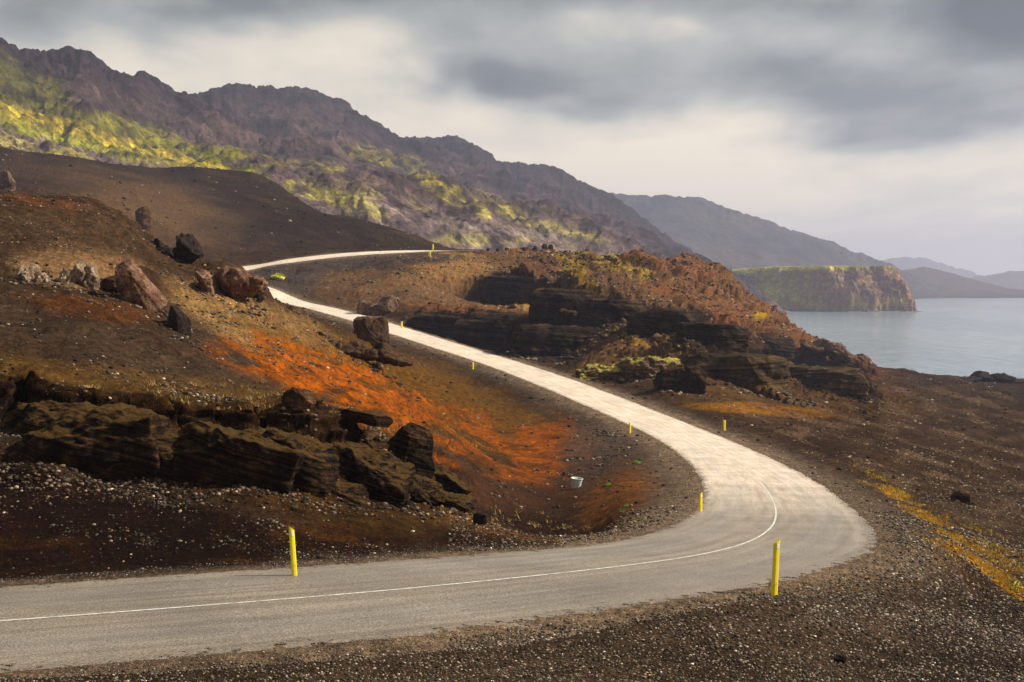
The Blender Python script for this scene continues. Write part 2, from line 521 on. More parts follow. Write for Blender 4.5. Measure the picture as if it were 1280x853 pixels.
bw_ = np.interp(Y, [45, 80, 200, 400], [2.3, 3.5, 7, 10])
bq = (X + .35 * d2 * bw_ + .25 * Z) / bw_ + 1.3 * perlin(X / bw_ * .55, Y / bw_ * .55) + .12 * d1
bi = np.floor(bq); bf = bq - bi
boff = hsh(bi, 5) * 5; btl = (hsh(bi, 6) - .35) * 1.1; brec = (hsh(bi, 7) - .5)
joint = np.exp(-(np.minimum(bf, 1 - bf) / .045) ** 2)
nearled = (Y < 65)
zz = boff + btl * X * .8 * nearled + Z * np.interp(Y, [30, 60, 200, 400], [7.0, 5.0, 1.5, 1.0]) + d2 * 0.9 + X * 0.04
st = perlin(zz, zz * 0 + 3.3, X * 0.05, 77)
disp += np.clip(stp * 1.2, 0, 1) * (brec * 3.0 - joint * 2.2 + 1.8 * perlin(X * 1.3, Z * 1.6, Y * 1.3, 88)) * sc * np.interp(Y, [60, 120], [1, .6])
disp += rk * sc * (0.75 + .55 * nearled) * sstep(-.6, .2, perlin(X / bw_, Z / bw_ * 2, Y / bw_, 89)) * np.sign(st) * np.abs(st) ** 0.6 * sstep(0.12, 0.4, slope + stp)
# small blocky rubble
rub = np.abs(perlin(X * 1.1, Y * 1.1, Z * 1.1, 83))
rub2 = np.abs(perlin(X * 0.33, Y * 0.33, Z * 0.33, 84))
crag = np.abs(perlin(X * .07, Y * .07, Z * .12, 85)) + .5 * np.abs(perlin(X * .16, Y * .16, Z * .3, 86))
disp += sstep(80, 200, Y) * head2 * ((sstep(.1, .5, rub2) - 0.3) * .45 + (crag - .35) * 4.2)
hs = perlin(Z * .55 + .04 * X + d2 * .6, Z * 0 + 4.4, X * .02, 87)
disp += sstep(200, 260, Y) * head2 * np.sign(hs) * np.abs(hs) ** .5 * 1.0 * sstep(.05, .3, slope)
disp *= offroad
X1 = X + N[..., 0] * disp; Y1 = Y + N[..., 1] * disp; Z1 = Z + N[..., 2] * disp

# ---- ground colour
n_a = fbm(X, Y, Z, 3.0, 5, 101, 0.6)
n_b = fbm(X, Y, Z, 14.0, 4, 111, 0.55)
n_c = fbm(X, Y, Z, 60.0, 4, 121, 0.55)
n_s = perlin(U * 0.02 + V * .01, V * 0.12 - U * 0.035, None, 131)
n_f = perlin(X / sc * 1.2, Y / sc * 1.2, Z / sc * 1.2, 133)
col = np.empty(X.shape + (3,))


def setc(m, c):
    global col
    m = np.clip(m, 0, 1)[..., None]
    col = col * (1 - m) + np.array(c) * m


def blob(u, v, ru, rv, ang=0, soft=0.5, wn=0.35, dmin=0, dmax=1e9):
    t = math.radians(ang); dx = U - u; dy = V - v
    p = (dx * math.cos(t) + dy * math.sin(t)) / ru; q = (-dx * math.sin(t) + dy * math.cos(t)) / rv
    r = np.sqrt(p * p + q * q) + (n_b if ru > 60 else n_a) * wn + n_a * wn * 0.5
    return sstep(1 + soft * .5, 1 - soft * .5, r) * ((Y >= dmin) & (Y <= dmax))


col[:] = (0.038, 0.025, 0.016)
setc(sstep(-0.1, 0.5, n_b), (0.060, 0.041, 0.027))
setc(sstep(0.0, 0.6, -n_a) * .7, (0.026, 0.016, 0.010))
# --- foreground left bank
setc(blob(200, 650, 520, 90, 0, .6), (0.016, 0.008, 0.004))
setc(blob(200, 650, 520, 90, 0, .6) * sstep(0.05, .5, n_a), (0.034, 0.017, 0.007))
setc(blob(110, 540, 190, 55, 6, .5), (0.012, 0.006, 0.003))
setc(blob(310, 560, 170, 60, 8, .6) * .8, (0.062, 0.034, 0.008))
setc(blob(140, 590, 240, 18, 14, .8) * .5, (0.085, 0.062, 0.045))
setc(blob(120, 470, 260, 16, 6, .8) * .6, (0.16, 0.10, 0.035))
setc(blob(430, 620, 150, 40, 10, .6) * .7, (0.040, 0.024, 0.009))
# --- left slope gravels
setc(blob(150, 420, 260, 45, 12, .8, dmax=140) * .75, (0.075, 0.055, 0.040))
setc(blob(330, 410, 120, 30, 22, .6, dmax=170) * .9, (0.21, 0.145, 0.075))
setc(blob(90, 335, 75, 26, 5, .5, dmax=140) * .8, (0.22, 0.15, 0.09))
setc(blob(110, 385, 90, 14, 8, .7, dmax=140) * .7, (0.11, 0.045, 0.016))
setc(blob(60, 253, 70, 8, 9, .6, .7, dmax=140) * .6 * sstep(-.3, .2, n_a), (0.12, 0.045, 0.020))
setc(blob(60, 290, 110, 30, 5, .8, dmax=140) * .6, (0.060, 0.042, 0.028))
# --- orange slope
setc(blob(520, 490, 190, 38, 20, .7, dmin=45, dmax=230) * .8, (0.105, 0.058, 0.014))
setc(blob(350, 455, 90, 24, 14, .6, dmin=45) * .8 * sstep(-.4, .1, n_s), (0.26, 0.085, 0.018))
o1 = blob(430, 485, 110, 34, 24, .5, .45, dmin=47, dmax=230)
o2 = blob(600, 555, 150, 36, 20, .5, .5, dmin=50, dmax=230)
o3 = blob(690, 560, 50, 32, 10, .5, .5, dmin=50, dmax=230)
ostk = perlin(U * 0.016 + V * .012, V * 0.07 - U * 0.022, None, 141) + .6 * n_b
setc(o1 * sstep(-.55, .1, ostk), (0.29, 0.095, 0.018)); setc(o2 * .9 * sstep(-.35, .25, ostk), (0.21, 0.068, 0.013)); setc(o3 * .9, (0.22, 0.075, 0.014))
om = np.clip(o1 + o2 + o3, 0, 1)
setc(om * sstep(0.0, 0.4, n_a + n_s * .5) * .85, (0.060, 0.026, 0.010))
setc(om * sstep(0.1, 0.5, fbm(X, Y, Z, 1.6, 4, 143, .6)) * .6, (0.10, 0.055, 0.018))
setc(om * sstep(0.15, 0.5, -n_a + n_s * .4) * .55, (0.36, 0.12, 0.02))
setc(blob(560, 610, 120, 14, 8, .6, dmin=50) * .85, (0.06, 0.032, 0.018))
setc(blob(640, 620, 110, 20, 5, .6, dmin=45) * .8, (0.040, 0.022, 0.013))
setc(blob(745, 575, 45, 50, 0, .6, dmin=60, dmax=220) * .8, (0.060, 0.048, 0.042))
setc(blob(785, 628, 60, 42, -20, .6, dmin=40, dmax=110) * .85, (0.13, 0.062, 0.022))
setc(blob(650, 655, 110, 18, 8, .6, dmin=35, dmax=48) * .7, (0.10, 0.058, 0.026))
# --- beyond the far road arm
mid = sstep(225, 245, Y) * (U > 340)
setc(blob(600, 345, 110, 34, 18, .7, dmin=240, dmax=390) * .9, (0.24, 0.155, 0.075))  # sunlit look of the rubble hill painted in as a lighter tone
setc(blob(470, 362, 110, 26, 5, .7, dmin=250, dmax=400) * .85, (0.15, 0.10, 0.06))
setc(blob(590, 388, 80, 5, 6, .6, .6, dmin=255, dmax=300) * .6 * sstep(-.3, .2, n_a), (0.20, 0.08, 0.04))
setc(blob(620, 425, 150, 24, 9, .6, dmin=205, dmax=262), (0.026, 0.019, 0.016))
setc(blob(350, 350, 60, 22, -8, .6, dmin=290, dmax=380) * .9, (0.060, 0.052, 0.052))
setc(blob(450, 328, 160, 9, -4, .5, .1, dmin=290, dmax=384) * .9, (0.060, 0.050, 0.048))
# headland
head3 = head2 * sstep(6, -6, V + 8 * n_a - np.interp(U, [560, 640, 850, 940, 1075], [348, 352, 402, 432, 458]))
head_bak = head2; head2 = head3
setc(head2 * .9, (0.120, 0.078, 0.042))
setc(head2 * sstep(0.0, .5, n_b) * .6, (0.20, 0.14, 0.082))
setc(head2 * sstep(0.05, .5, n_a) * .6, (0.040, 0.025, 0.017))
setc(head2 * sstep(.1, .45, -hs) * sstep(.08, .3, slope) * .6, (0.030, 0.018, 0.012))
setc(head2 * sstep(.0, .5, perlin(X * .03, Y * .03, Z * .05, 88)) * .6, (0.20, 0.082, 0.038))
setc(blob(1000, 420, 130, 22, 24, .6, dmin=300) * .5 * sstep(-.3, .3, n_a), (0.20, 0.085, 0.042))
setc(blob(880, 360, 90, 26, 25, .6, dmin=300) * .35, (0.18, 0.10, 0.055))
setc(blob(760, 335, 60, 14, 10, .6, .6, dmin=300) * .9 * sstep(-.15, .2, n_a + n_f * .4), (0.34, 0.27, 0.03))
setc(blob(725, 350, 40, 9, 45, .6, .6, dmin=300) * .8, (0.30, 0.24, 0.03))
setc(blob(700, 340, 90, 16, 10, .6, dmin=300, dmax=420) * .5, (0.08, 0.05, 0.036))
setc(blob(948, 399, 10, 4, 0, .9, .6, dmin=300) * .7, (0.36, 0.27, 0.03))
# right slope
setc(blob(1000, 495, 170, 34, 5, .6, dmin=120, dmax=300) * .85, (0.085, 0.050, 0.020))
setc(blob(960, 513, 90, 7, 3, .6, .5, dmin=120, dmax=300) * .9, (0.30, 0.15, 0.028))
setc(blob(1110, 565, 220, 50, 12, .8, dmin=60, dmax=220) * .5, (0.050, 0.030, 0.020))
setc(sstep(900, 960, U) * sstep(50, 90, Y) * (Y < 330) * sstep(0.0, 0.35, n_s) * .55, (0.15, 0.11, 0.075))
setc(blob(1230, 700, 120, 22, 32, .8, .6, dmin=36, dmax=90) * .7 * sstep(-.2, .3, n_a), (0.17, 0.065, 0.018))
setc(blob(1185, 672, 140, 8, 38, .8, .7, dmin=34, dmax=80) * .95 * sstep(-.35, .05, n_a), (0.50, 0.28, 0.03))
# near gravel
gr = sstep(30, 24, Y) * sstep(HALF, HALF + 1, Dq)
setc(gr, (0.052, 0.038, 0.027))
setc(sstep(34, 26, Y) * (U > 700) * sstep(HALF, HALF + .6, Dq), (0.056, 0.042, 0.030))
setc(blob(1240, 850, 240, 90, -15, .9, .5, dmax=34) * .85, (0.010, 0.007, 0.005))
setc(blob(1000, 860, 330, 60, -4, .9, .5, dmax=34) * .5, (0.034, 0.025, 0.018))
# road shoulders
shd = sstep(HALF + 4.0, HALF + 1.2, Dq + n_a * 1.3 + np.interp(Y, [40, 60], [2.4, 0])) * (Y > 30)
setc(shd * .9, (0.088, 0.074, 0.064))
edge = sstep(HALF + 2.4, HALF + .2, Dq + n_a * 1.3 + np.where((Y > 27) & (U < 700) & (Y < 45), 1.2, 0))
setc(edge * .85, (0.20, 0.165, 0.13))
setc(edge * sstep(.1, .4, fbm(X, Y, Z, .8, 3, 157)) * .5, (0.09, 0.07, 0.053))
# ash hill
setc(hill2, (0.025, 0.019, 0.017))
setc(blob(190, 258, 95, 30, 15, 1.3, .6, dmin=300) * .75, (0.115, 0.08, 0.048))  # lit middle of the hill painted in as tan
setc(blob(60, 215, 80, 15, 5, 1.0, .5, dmin=300) * .5, (0.085, 0.06, 0.045))
setc(hill2 * sstep(.0, .5, n_s) * .45, (0.075, 0.052, 0.038))
# rock faces
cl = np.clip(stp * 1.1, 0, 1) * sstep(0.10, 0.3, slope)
setc(cl * .9 * (1 - head2 * .25), (0.018, 0.011, 0.007))  # steep faces painted near black; their shade is partly in this colour
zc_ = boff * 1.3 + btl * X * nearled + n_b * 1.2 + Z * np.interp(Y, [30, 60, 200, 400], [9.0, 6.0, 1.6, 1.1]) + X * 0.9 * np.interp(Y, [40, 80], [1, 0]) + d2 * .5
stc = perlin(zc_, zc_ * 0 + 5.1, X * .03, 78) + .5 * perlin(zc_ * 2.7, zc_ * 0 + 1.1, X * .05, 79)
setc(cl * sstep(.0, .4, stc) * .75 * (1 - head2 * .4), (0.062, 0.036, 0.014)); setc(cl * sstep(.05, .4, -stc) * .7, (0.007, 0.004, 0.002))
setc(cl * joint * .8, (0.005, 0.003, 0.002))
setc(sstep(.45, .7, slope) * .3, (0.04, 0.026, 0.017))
setc(blob(810, 425, 45, 14, 12, .5, .7, dmin=180, dmax=260) * .9 * sstep(-.1, .2, n_a + n_f * .5), (0.36, 0.27, 0.045))
setc(blob(790, 450, 70, 40, 8, .5, .5, dmin=180, dmax=240) * .7, (0.16, 0.10, 0.05))
# regional darkening, then fine value variation
col *= (1 - .32 * sstep(420, 250, U) * (Y < 62) - .25 * sstep(960, 1060, U) * (Y > 40) * (Y < 600))[..., None]  # near-left slope darkened in colour as if less sunlit; right slope darker too
col *= (1 + 0.55 * n_f + 0.35 * n_a)[..., None].clip(0.25, 2.2)
lumc = col.mean(-1, keepdims=True); col = np.clip(lumc + (col - lumc) * 1.2, .001, 1) * .84
col = np.clip(col * np.array([1.08, .90, .72]) * np.where(hill2[..., None] > .5, .95, 1), 0.002, 0.8)
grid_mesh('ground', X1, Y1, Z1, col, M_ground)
print('near terrain done')

# ------------------------------------------------------------------ road
W = np.linspace(-1, 1, 29)
ridx = np.arange(0, len(road) - 2)
hw = HALF + 0.15 * perlin(np.arange(len(road)) * 0.07, np.zeros(len(road)))
hw = hw + np.interp(sN, *zip(*[(0, 0), (seg[-1], 0)])) if False else hw
dist_near = np.interp(road[:, 1], [25, 34, 60, 90], [0.06, 0.04, 0.04, 0])
offs = W[None, :] * hw[:, None]
offs = np.where(W[None, :] < 0, offs * (1 + dist_near[:, None]), offs)
offs = offs + np.where(np.abs(W)[None, :] > .8, 1, 0) * np.sign(W)[None, :] * .16 * (perlin(sN * .9, sN * 0)[:, None] + .8 * perlin(sN * 2.1, sN * 0, None, 8)[:, None])
RX = road[:, 0:1] + nor[:, 0:1] * offs; RY = road[:, 1:2] + nor[:, 1:2] * offs
RZ = road[:, 2:3] + offs * bank[:, None] - 0.03 * (offs / HALF) ** 2 + 0.012 - 0.03 * sstep(.85, 1, np.abs(W))[None, :]
vis = RY[:, 14] < 700


def road_material():
    T = NT('worn pale road surface')
    geo = T.n('ShaderNodeNewGeometry'); pos = geo.outputs['Position']
    uv = T.n('ShaderNodeAttribute', attribute_name='tint')      # r: lateral, g: along (m)/1000
    sc_ = T.n('ShaderNodeSeparateColor'); T.l(uv.outputs['Color'], sc_.inputs[0])
    lat, alo = sc_.outputs[0], sc_.outputs[1]
    cb = T.n('ShaderNodeCombineXYZ'); T.l(T.math('MULTIPLY', lat, 11.0), cb.inputs[0]); T.l(T.math('MULTIPLY', alo, 1.3), cb.inputs[1])
    ns = T.n('ShaderNodeTexNoise', _Scale=1.0, _Detail=4.0, _Roughness=0.6); T.l(cb.outputs[0], ns.inputs['Vector'])
    nb = T.n('ShaderNodeTexNoise', _Scale=0.35, _Detail=6.0, _Roughness=0.65); T.l(pos, nb.inputs['Vector'])
    nf = T.n('ShaderNodeTexNoise', _Scale=26.0, _Detail=3.0, _Roughness=0.9); T.l(pos, nf.inputs['Vector'])
    vo = T.n('ShaderNodeTexVoronoi', _Scale=34.0); T.l(pos, vo.inputs['Vector'])
    # wheel tracks
    al = T.math('ABSOLUTE', lat)
    tr = T.math('SUBTRACT', 1.0, T.math('MULTIPLY', T.math('ABSOLUTE', T.math('SUBTRACT', al, 0.5)), 3.2), clamp=True)
    base = T.ramp(ns.outputs[0], [(0.30, (0.29, 0.225, 0.16)), (0.5, (0.40, 0.32, 0.235)), (0.70, (0.50, 0.41, 0.31))])
    base = T.mix(T.math('MULTIPLY', tr, 0.35), base, (0.34, 0.305, 0.26))
    b2 = T.ramp(nb.outputs[0], [(0.3, gray(0.78)), (0.7, gray(1.18))])
    base = T.mix(1.0, base, b2, 'MULTIPLY')
    f2 = T.ramp(nf.outputs[0], [(0.3, gray(0.25)), (0.5, gray(0.95)), (0.7, gray(1.9))])
    base = T.mix(1.0, base, f2, 'MULTIPLY')
    glare_wear = T.ramp(T.math('MULTIPLY', T.math('SUBTRACT', alo, 2.0), 0.1), [(0.0, gray(0.58)), (0.22, gray(0.74)), (0.5, gray(1.75)), (1.0, gray(2.0))])  # near arm gravelly and darker; glare on bend and far arm painted pale
    base = T.mix(1.0, base, glare_wear, 'MULTIPLY')
    cb2 = T.n('ShaderNodeCombineXYZ'); T.l(T.math('MULTIPLY', lat, 26.0), cb2.inputs[0]); T.l(T.math('MULTIPLY', alo, 22.0), cb2.inputs[1])
    pit = T.n('ShaderNodeTexNoise', _Scale=1.0, _Detail=8.0, _Roughness=0.85); T.l(cb2.outputs[0], pit.inputs['Vector'])
    pf = T.math('MULTIPLY', T.math('SUBTRACT', T.math('ADD', pit.outputs[0], T.math('MULTIPLY', T.math('SUBTRACT', nb.outputs[0], .5), .5)), 0.60), 14.0, clamp=True)
    base = T.mix(T.math('MULTIPLY', pf, .42), base, (0.075, 0.058, 0.043))
    # loose gravel creeping in at the edges
    en = T.n('ShaderNodeTexNoise', _Scale=1.4, _Detail=8.0, _Roughness=0.75); T.l(pos, en.inputs['Vector'])
    ef = T.math('ADD', T.math('MULTIPLY', T.math('SUBTRACT', al, 0.80), 5.0), T.math('MULTIPLY', T.math('SUBTRACT', en.outputs[0], 0.5), 4.5), clamp=True)
    base = T.mix(T.math('MULTIPLY', ef, 0.9), base, T.mix(1.0, (0.19, 0.145, 0.10, 1), f2, 'MULTIPLY'))
    T.l(base, T.b.inputs['Base Color'])
    r = T.math('ADD', 0.36, T.math('MULTIPLY', ns.outputs[0], 0.25)); T.l(r, T.b.inputs['Roughness'])
    T.b.inputs['Specular IOR Level'].default_value = 0.5
    h = T.math('ADD', T.math('MULTIPLY', vo.outputs['Distance'], 0.5), nf.outputs[0])
    bp = T.n('ShaderNodeBump', _Strength=0.6, _Distance=0.012); T.l(h, bp.inputs['Height']); T.l(bp.outputs[0], T.b.inputs['Normal'])
    # crumbled edge: the surface breaks off irregularly and the gravel under it shows
    e2 = T.n('ShaderNodeTexNoise', _Scale=3.0, _Detail=9.0, _Roughness=0.8); T.l(pos, e2.inputs['Vector'])
    gone = T.math('GREATER_THAN', T.math('ADD', al, T.math('MULTIPLY', T.math('SUBTRACT', e2.outputs[0], 0.5), 1.15)), 0.93)
    T.l(T.math('SUBTRACT', 1.0, gone), T.b.inputs['Alpha'])
    return T.m


M_road = road_material()
cc = np.zeros(RX.shape + (3,)); cc[..., 0] = W[None, :]; cc[..., 1] = (sN / 10.0)[:, None]
n_ = vis.sum()
grid_mesh('road', RX[:n_][::-1], RY[:n_][::-1], RZ[:n_][::-1], cc[:n_][::-1], M_road)

# centre line: thin worn white paint
T = NT('worn white road paint')
geo = T.n('ShaderNodeNewGeometry')
nn = T.n('ShaderNodeTexNoise', _Scale=5.0, _Detail=6.0, _Roughness=0.8); T.l(geo.outputs['Position'], nn.inputs['Vector'])
T.l(T.ramp(nn.outputs[0], [(0.38, (0.36, 0.33, 0.27)), (0.55, (0.78, 0.77, 0.68))]), T.b.inputs['Base Color'])
T.b.inputs['Roughness'].default_value = 0.6
M_paint = T.m


def strip(j0, j1, off, w, name):
    jj = np.arange(j0, j1)
    wv = w * (1 + 0.12 * perlin(jj * 0.8, jj * 0.0))
    o = off + np.stack([-wv / 2, wv * 0, wv / 2], 1)
    x = road[jj, 0:1] + nor[jj, 0:1] * o; y = road[jj, 1:2] + nor[jj, 1:2] * o
    z = road[jj, 2:3] + o * bank[jj, None] - 0.03 * (o / HALF) ** 2 + 0.018
    return grid_mesh(name, x[::-1], y[::-1], z[::-1], None, M_paint)


jend = int(np.argmin(np.hypot(road[:, 0] - 15.3, road[:, 1] - 134)))
strip(2, jend, 0.0, 0.062, 'road_marking')

# ------------------------------------------------------------------ lake
T = NT('lake water')
geo = T.n('ShaderNodeNewGeometry')
mp_ = T.n('ShaderNodeMapping'); mp_.inputs['Scale'].default_value = (1, 1, 1); T.l(geo.outputs['Position'], mp_.inputs[0])
mp_.inputs['Scale'].default_value = (1, .35, 1)
w1 = T.n('ShaderNodeTexNoise', _Scale=0.075, _Detail=6.0, _Roughness=0.65); T.l(mp_.outputs[0], w1.inputs['Vector'])
w2 = T.n('ShaderNodeTexNoise', _Scale=0.006, _Detail=4.0, _Roughness=0.6); T.l(mp_.outputs[0], w2.inputs['Vector'])
T.l(T.ramp(w2.outputs[0], [(0.35, (0.25, 0.33, 0.38)), (0.65, (0.38, 0.46, 0.50))]), T.b.inputs['Base Color'])
T.b.inputs['Roughness'].default_value = 0.10
T.b.inputs['IOR'].default_value = 1.33
bp = T.n('ShaderNodeBump', _Strength=1.0, _Distance=4.5); T.l(w1.outputs[0], bp.inputs['Height']); T.l(bp.outputs[0], T.b.inputs['Normal'])
M_water = T.m
raw_mesh('lake', [(-6000, 120, LAKE), (9000, 120, LAKE), (9000, 13500, LAKE), (-6000, 13500, LAKE)], [(0, 1, 2, 3)], None, M_water, 'structure', False)

# ------------------------------------------------------------------ mountains


def polar_mesh(name, a0, a1, nc, d0, d1, nfine, nr, base_fn, mat, color_fn, crest=None, detail=(60, 6, 0.02)):
    a = np.linspace(a0, a1, nc); Lf = np.linspace(math.log(d0), math.log(d1), nfine)
    A, L = np.meshgrid(a, Lf); Y = np.exp(L); X = A * Y
    Z = base_fn(A, L, X, Y)
    if crest is not None:
        U, V = proj(X, Y, Z)
        uc = 640 + F * a * (1 / cp)   # close enough for the crest lookup
        tgt = np.interp(uc, [p[0] for p in crest], [p[1] for p in crest])
        tgt = tgt + perlin(uc * 0.11, uc * 0, None, 3) * 2.4 + perlin(uc * 0.3, uc * 0, None, 4) * 1.3
        k2 = np.hanning(121); k2 /= k2.sum()
        j = V.argmin(0); vm = V.min(0)
        yc = np.array([Y[j[i], i] for i in range(nc)])
        kk = np.hanning(31); kk /= kk.sum()
        yc = np.convolve(np.pad(yc, 15, mode='edge'), kk, 'valid')
        ds = (vm - tgt) / F
        w = sstep(np.log(d0), 1, L) * 0 + np.clip((L - Lf[0]) / (np.log(yc)[None, :] - Lf[0]), 0, 1) ** 1.2
        dsm = np.convolve(np.pad(ds, 60, mode='edge'), k2, 'valid')
        tq = np.clip((L - Lf[0]) / (np.log(yc)[None, :] - Lf[0]), 0, 1.1)
        Z = Z + (dsm[None, :] * w + (ds - dsm)[None, :] * sstep(0.86, 0.99, tq)) * Y
    _, V = proj(X, Y, Z)
    meas = np.minimum(np.abs(np.diff(V, axis=0)), 20) + np.diff(L, axis=0) * 60 + .01
    kk = np.hanning(15); kk /= kk.sum()
    meas = np.apply_along_axis(lambda r: np.convolve(np.pad(r, 7, mode='edge'), kk, 'valid'), 0, meas)
    meas = across(meas, 61)
    cum = np.vstack([np.zeros((1, nc)), np.cumsum(meas, 0)]); cum /= cum[-1]
    tt = np.linspace(0, 1, nr)
    Lr = np.empty((nr, nc)); Zr_ = np.empty((nr, nc))
    for c in range(nc):
        Lr[:, c] = np.interp(tt, cum[:, c], Lf); Zr_[:, c] = np.interp(Lr[:, c], Lf, Z[:, c] / Y[:, c])
    Y = np.exp(Lr); X = a[None, :] * Y; Z = Zr_ * Y
    N = normals(X, Y, Z)
    wl, oc, am = detail
    d = fbm(X, Y, Z, wl, oc, 201, 0.6) * wl * am
    X = X + N[..., 0] * d; Y = Y + N[..., 1] * d; Z = Z + N[..., 2] * d
    col = color_fn(X, Y, Z, N)
    return grid_mesh(name, X, Y, Z, col, mat)


MC = {
    -400: [('z', 600, 30), (190, 850), (100, 1050), (-20, 1300), ('z', 1700, 150)],
    -150: [('z', 600, 20), (195, 850), (120, 1000), (5, 1280), ('z', 1700, 120)],
    0: [('z', 600, 15), (200, 850), (165, 950), (120, 1060), (80, 1160), (48, 1300), ('z', 1700, 120)],
    70: [(205, 880), (170, 980), (120, 1130), (60, 1340), ('z', 1750, 120)],
    130: [('z', 600, 0), (208, 900), (175, 1010), (140, 1150), (76, 1400), ('z', 1800, 130)],
    237: [('z', 600, 0), (215, 920), (190, 1080), (160, 1300), (119, 1650), ('z', 2100, 120)],
    310: [('z', 600, -10), (230, 900), (205, 1050), (180, 1400), (140, 1750), (104, 2000), ('z', 2600, 150)],
    400: [('z', 600, -20), (265, 880), (235, 1050), (195, 1400), (155, 1750), (114, 2050), ('z', 2700, 150)],
    490: [('z', 600, -30), (300, 850), (255, 1100), (215, 1450), (185, 1850), (163, 2100), ('z', 2800, 120)],
    560: [('z', 600, -35), (318, 870), (270, 1180), (225, 1650), (195, 2000), (171, 2350), ('z', 3000, 120)],
    625: [('z', 600, -35), (330, 900), (290, 1250), (245, 1750), (198, 2500), ('z', 3100, 120)],
    700: [('z', 600, -40), (338, 950), (305, 1300), (262, 1900), (212, 2800), ('z', 3400, 100)],
    770: [('z', 700, -40), (345, 1050), (320, 1450), (285, 2100), (250, 2800), ('z', 3400, 60)],
    840: [('z', 700, -42), (350, 1250), (330, 1700), (305, 2200), (295, 2600), ('z', 3400, 10)],
    900: [('z', 700, -44), (360, 1400), (345, 1800), (325, 2400), ('z', 3400, -5)],
    980: [('z', 700, -45), ('z', 1500, -42), ('z', 2200, -10), ('z', 2600, 0), ('z', 3400, -30)],
    1100: [('z', 700, -45), ('z', 1800, -50), ('z', 2600, -50), ('z', 3400, -50)],
}
mp = []
for u, L_ in MC.items():
    for q in L_: mp.append(cp_z(u, q[1], q[2]) if q[0] == 'z' else cp_v(u, q[0], q[1]))
fitM = tps_fit(mp)
CR1 = [(-400, -30), (-150, 10), (0, 46), (10, 51), (28, 62), (40, 66), (52, 64), (60, 63), (75, 62), (85, 59), (95, 60), (107, 61), (117, 65), (128, 75), (137, 84), (155, 95), (165, 99), (178, 88),
       (190, 94), (200, 98), (215, 108), (237, 120), (262, 112), (280, 108), (300, 104), (330, 107), (350, 109), (370, 108), (392, 111), (410, 118), (430, 125), (437, 130), (450, 143), (470, 150), (490, 166), (502, 172), (520, 171),
       (545, 171), (568, 169), (578, 174), (590, 180), (605, 186), (620, 198), (626, 202), (645, 203), (665, 204), (690, 206), (705, 213), (725, 226), (740, 232), (765, 243), (790, 260), (815, 281), (845, 302), (880, 322), (920, 342), (960, 352), (1100, 372)]


def base1(A, L, X, Y):
    S = tps_eval(fitM, A, L)
    Z = S * Y
    m = sstep(650, 950, Y) * sstep(-30, 30, Z + 32)
    wx = X + 60 * fbm(X, Y, None, 400, 2, 300); wy = Y + 60 * fbm(X, Y, None, 400, 2, 301)
    r1 = fbm(wx * 1.0, wy * 0.75, None, 420, 7, 310, 0.56, True) - 0.42
    r2 = fbm(wx, wy, None, 110, 5, 330, 0.6, True) - 0.42
    r3 = fbm(X, Y, None, 42, 4, 350, 0.6, True) - 0.42
    Z = Z + m * (r1 * 74 + r2 * 19 + r3 * 4)
    return np.maximum(Z, -45)


def color1(X, Y, Z, N):
    U, V = proj(X, Y, Z)
    sl = 1 - N[..., 2]
    nb = fbm(X, Y, Z, 160, 5, 401, 0.6); na = fbm(X, Y, Z, 40, 5, 411, 0.65); nf = fbm(X, Y, Z, 14, 3, 421, 0.6)
    c = np.empty(X.shape + (3,)); c[:] = (0.095, 0.068, 0.060)

    def sc2(m, cc):
        nonlocal c
        m = np.clip(m, 0, 1)[..., None]; c = c * (1 - m) + np.array(cc) * m
    sc2(sstep(-.1, .5, nb) * .8, (0.15, 0.105, 0.080))
    sc2(sstep(0, .5, -na) * .6, (0.050, 0.036, 0.036))
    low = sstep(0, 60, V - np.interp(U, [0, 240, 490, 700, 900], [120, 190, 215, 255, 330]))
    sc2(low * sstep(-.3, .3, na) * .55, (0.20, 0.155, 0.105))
    # greens
    def mb(u, v, ru, rv, ang, k=1.0, thr=0.0):
        t = math.radians(ang); dx = U - u; dy = V - v
        p = (dx * math.cos(t) + dy * math.sin(t)) / ru; q = (-dx * math.sin(t) + dy * math.cos(t)) / rv
        r = np.sqrt(p * p + q * q) + nb * .45 + na * 0.45
        return sstep(1.15, .75, r) * k
    g = np.maximum.reduce([mb(120, 165, 210, 26, 14), mb(30, 110, 90, 34, 38, .85), mb(250, 190, 90, 12, 4)])
    sc2(g * sstep(-1.0, -.1, na + nf * .4), (0.23, 0.235, 0.014))
    sc2(np.clip(mb(30, 105, 100, 30, 38) * .7, 0, 1), (0.105, 0.105, 0.018))
    sc2(mb(130, 172, 190, 10, 16) * .85 * sstep(-.5, .2, nf), (0.52, 0.42, 0.03))
    g2 = low * sstep(0.08, .32, nb + 0.5 * na - 0.05) * sstep(800, 640, U)
    sc2(g2 * .85, (0.22, 0.19, 0.035))
    g3 = np.maximum.reduce([mb(410, 210, 22, 8, 0), mb(470, 195, 55, 12, 10), mb(385, 238, 30, 10, 20), mb(560, 240, 60, 12, 30), mb(360, 205, 50, 6, 0, .6), mb(640, 265, 60, 10, 25, .8), mb(720, 290, 50, 8, 15, .6), mb(600, 300, 60, 7, 0, .5), mb(430, 250, 60, 14, 20, .6)])
    sc2(g3 * .9 * sstep(-.5, .2, na + nf * .8), (0.30, 0.27, 0.035))
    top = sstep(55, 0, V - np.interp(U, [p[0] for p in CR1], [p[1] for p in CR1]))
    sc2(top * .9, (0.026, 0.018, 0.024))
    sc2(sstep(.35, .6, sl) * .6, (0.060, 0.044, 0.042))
    c *= (1 + .8 * nf + .45 * na)[..., None].clip(.2, 2.2) * (np.array([.66, .57, .60]) + .75 * low[..., None])  # lower slopes brightened in the colour, as if lit and hazy
    return np.clip(c, .004, .8)


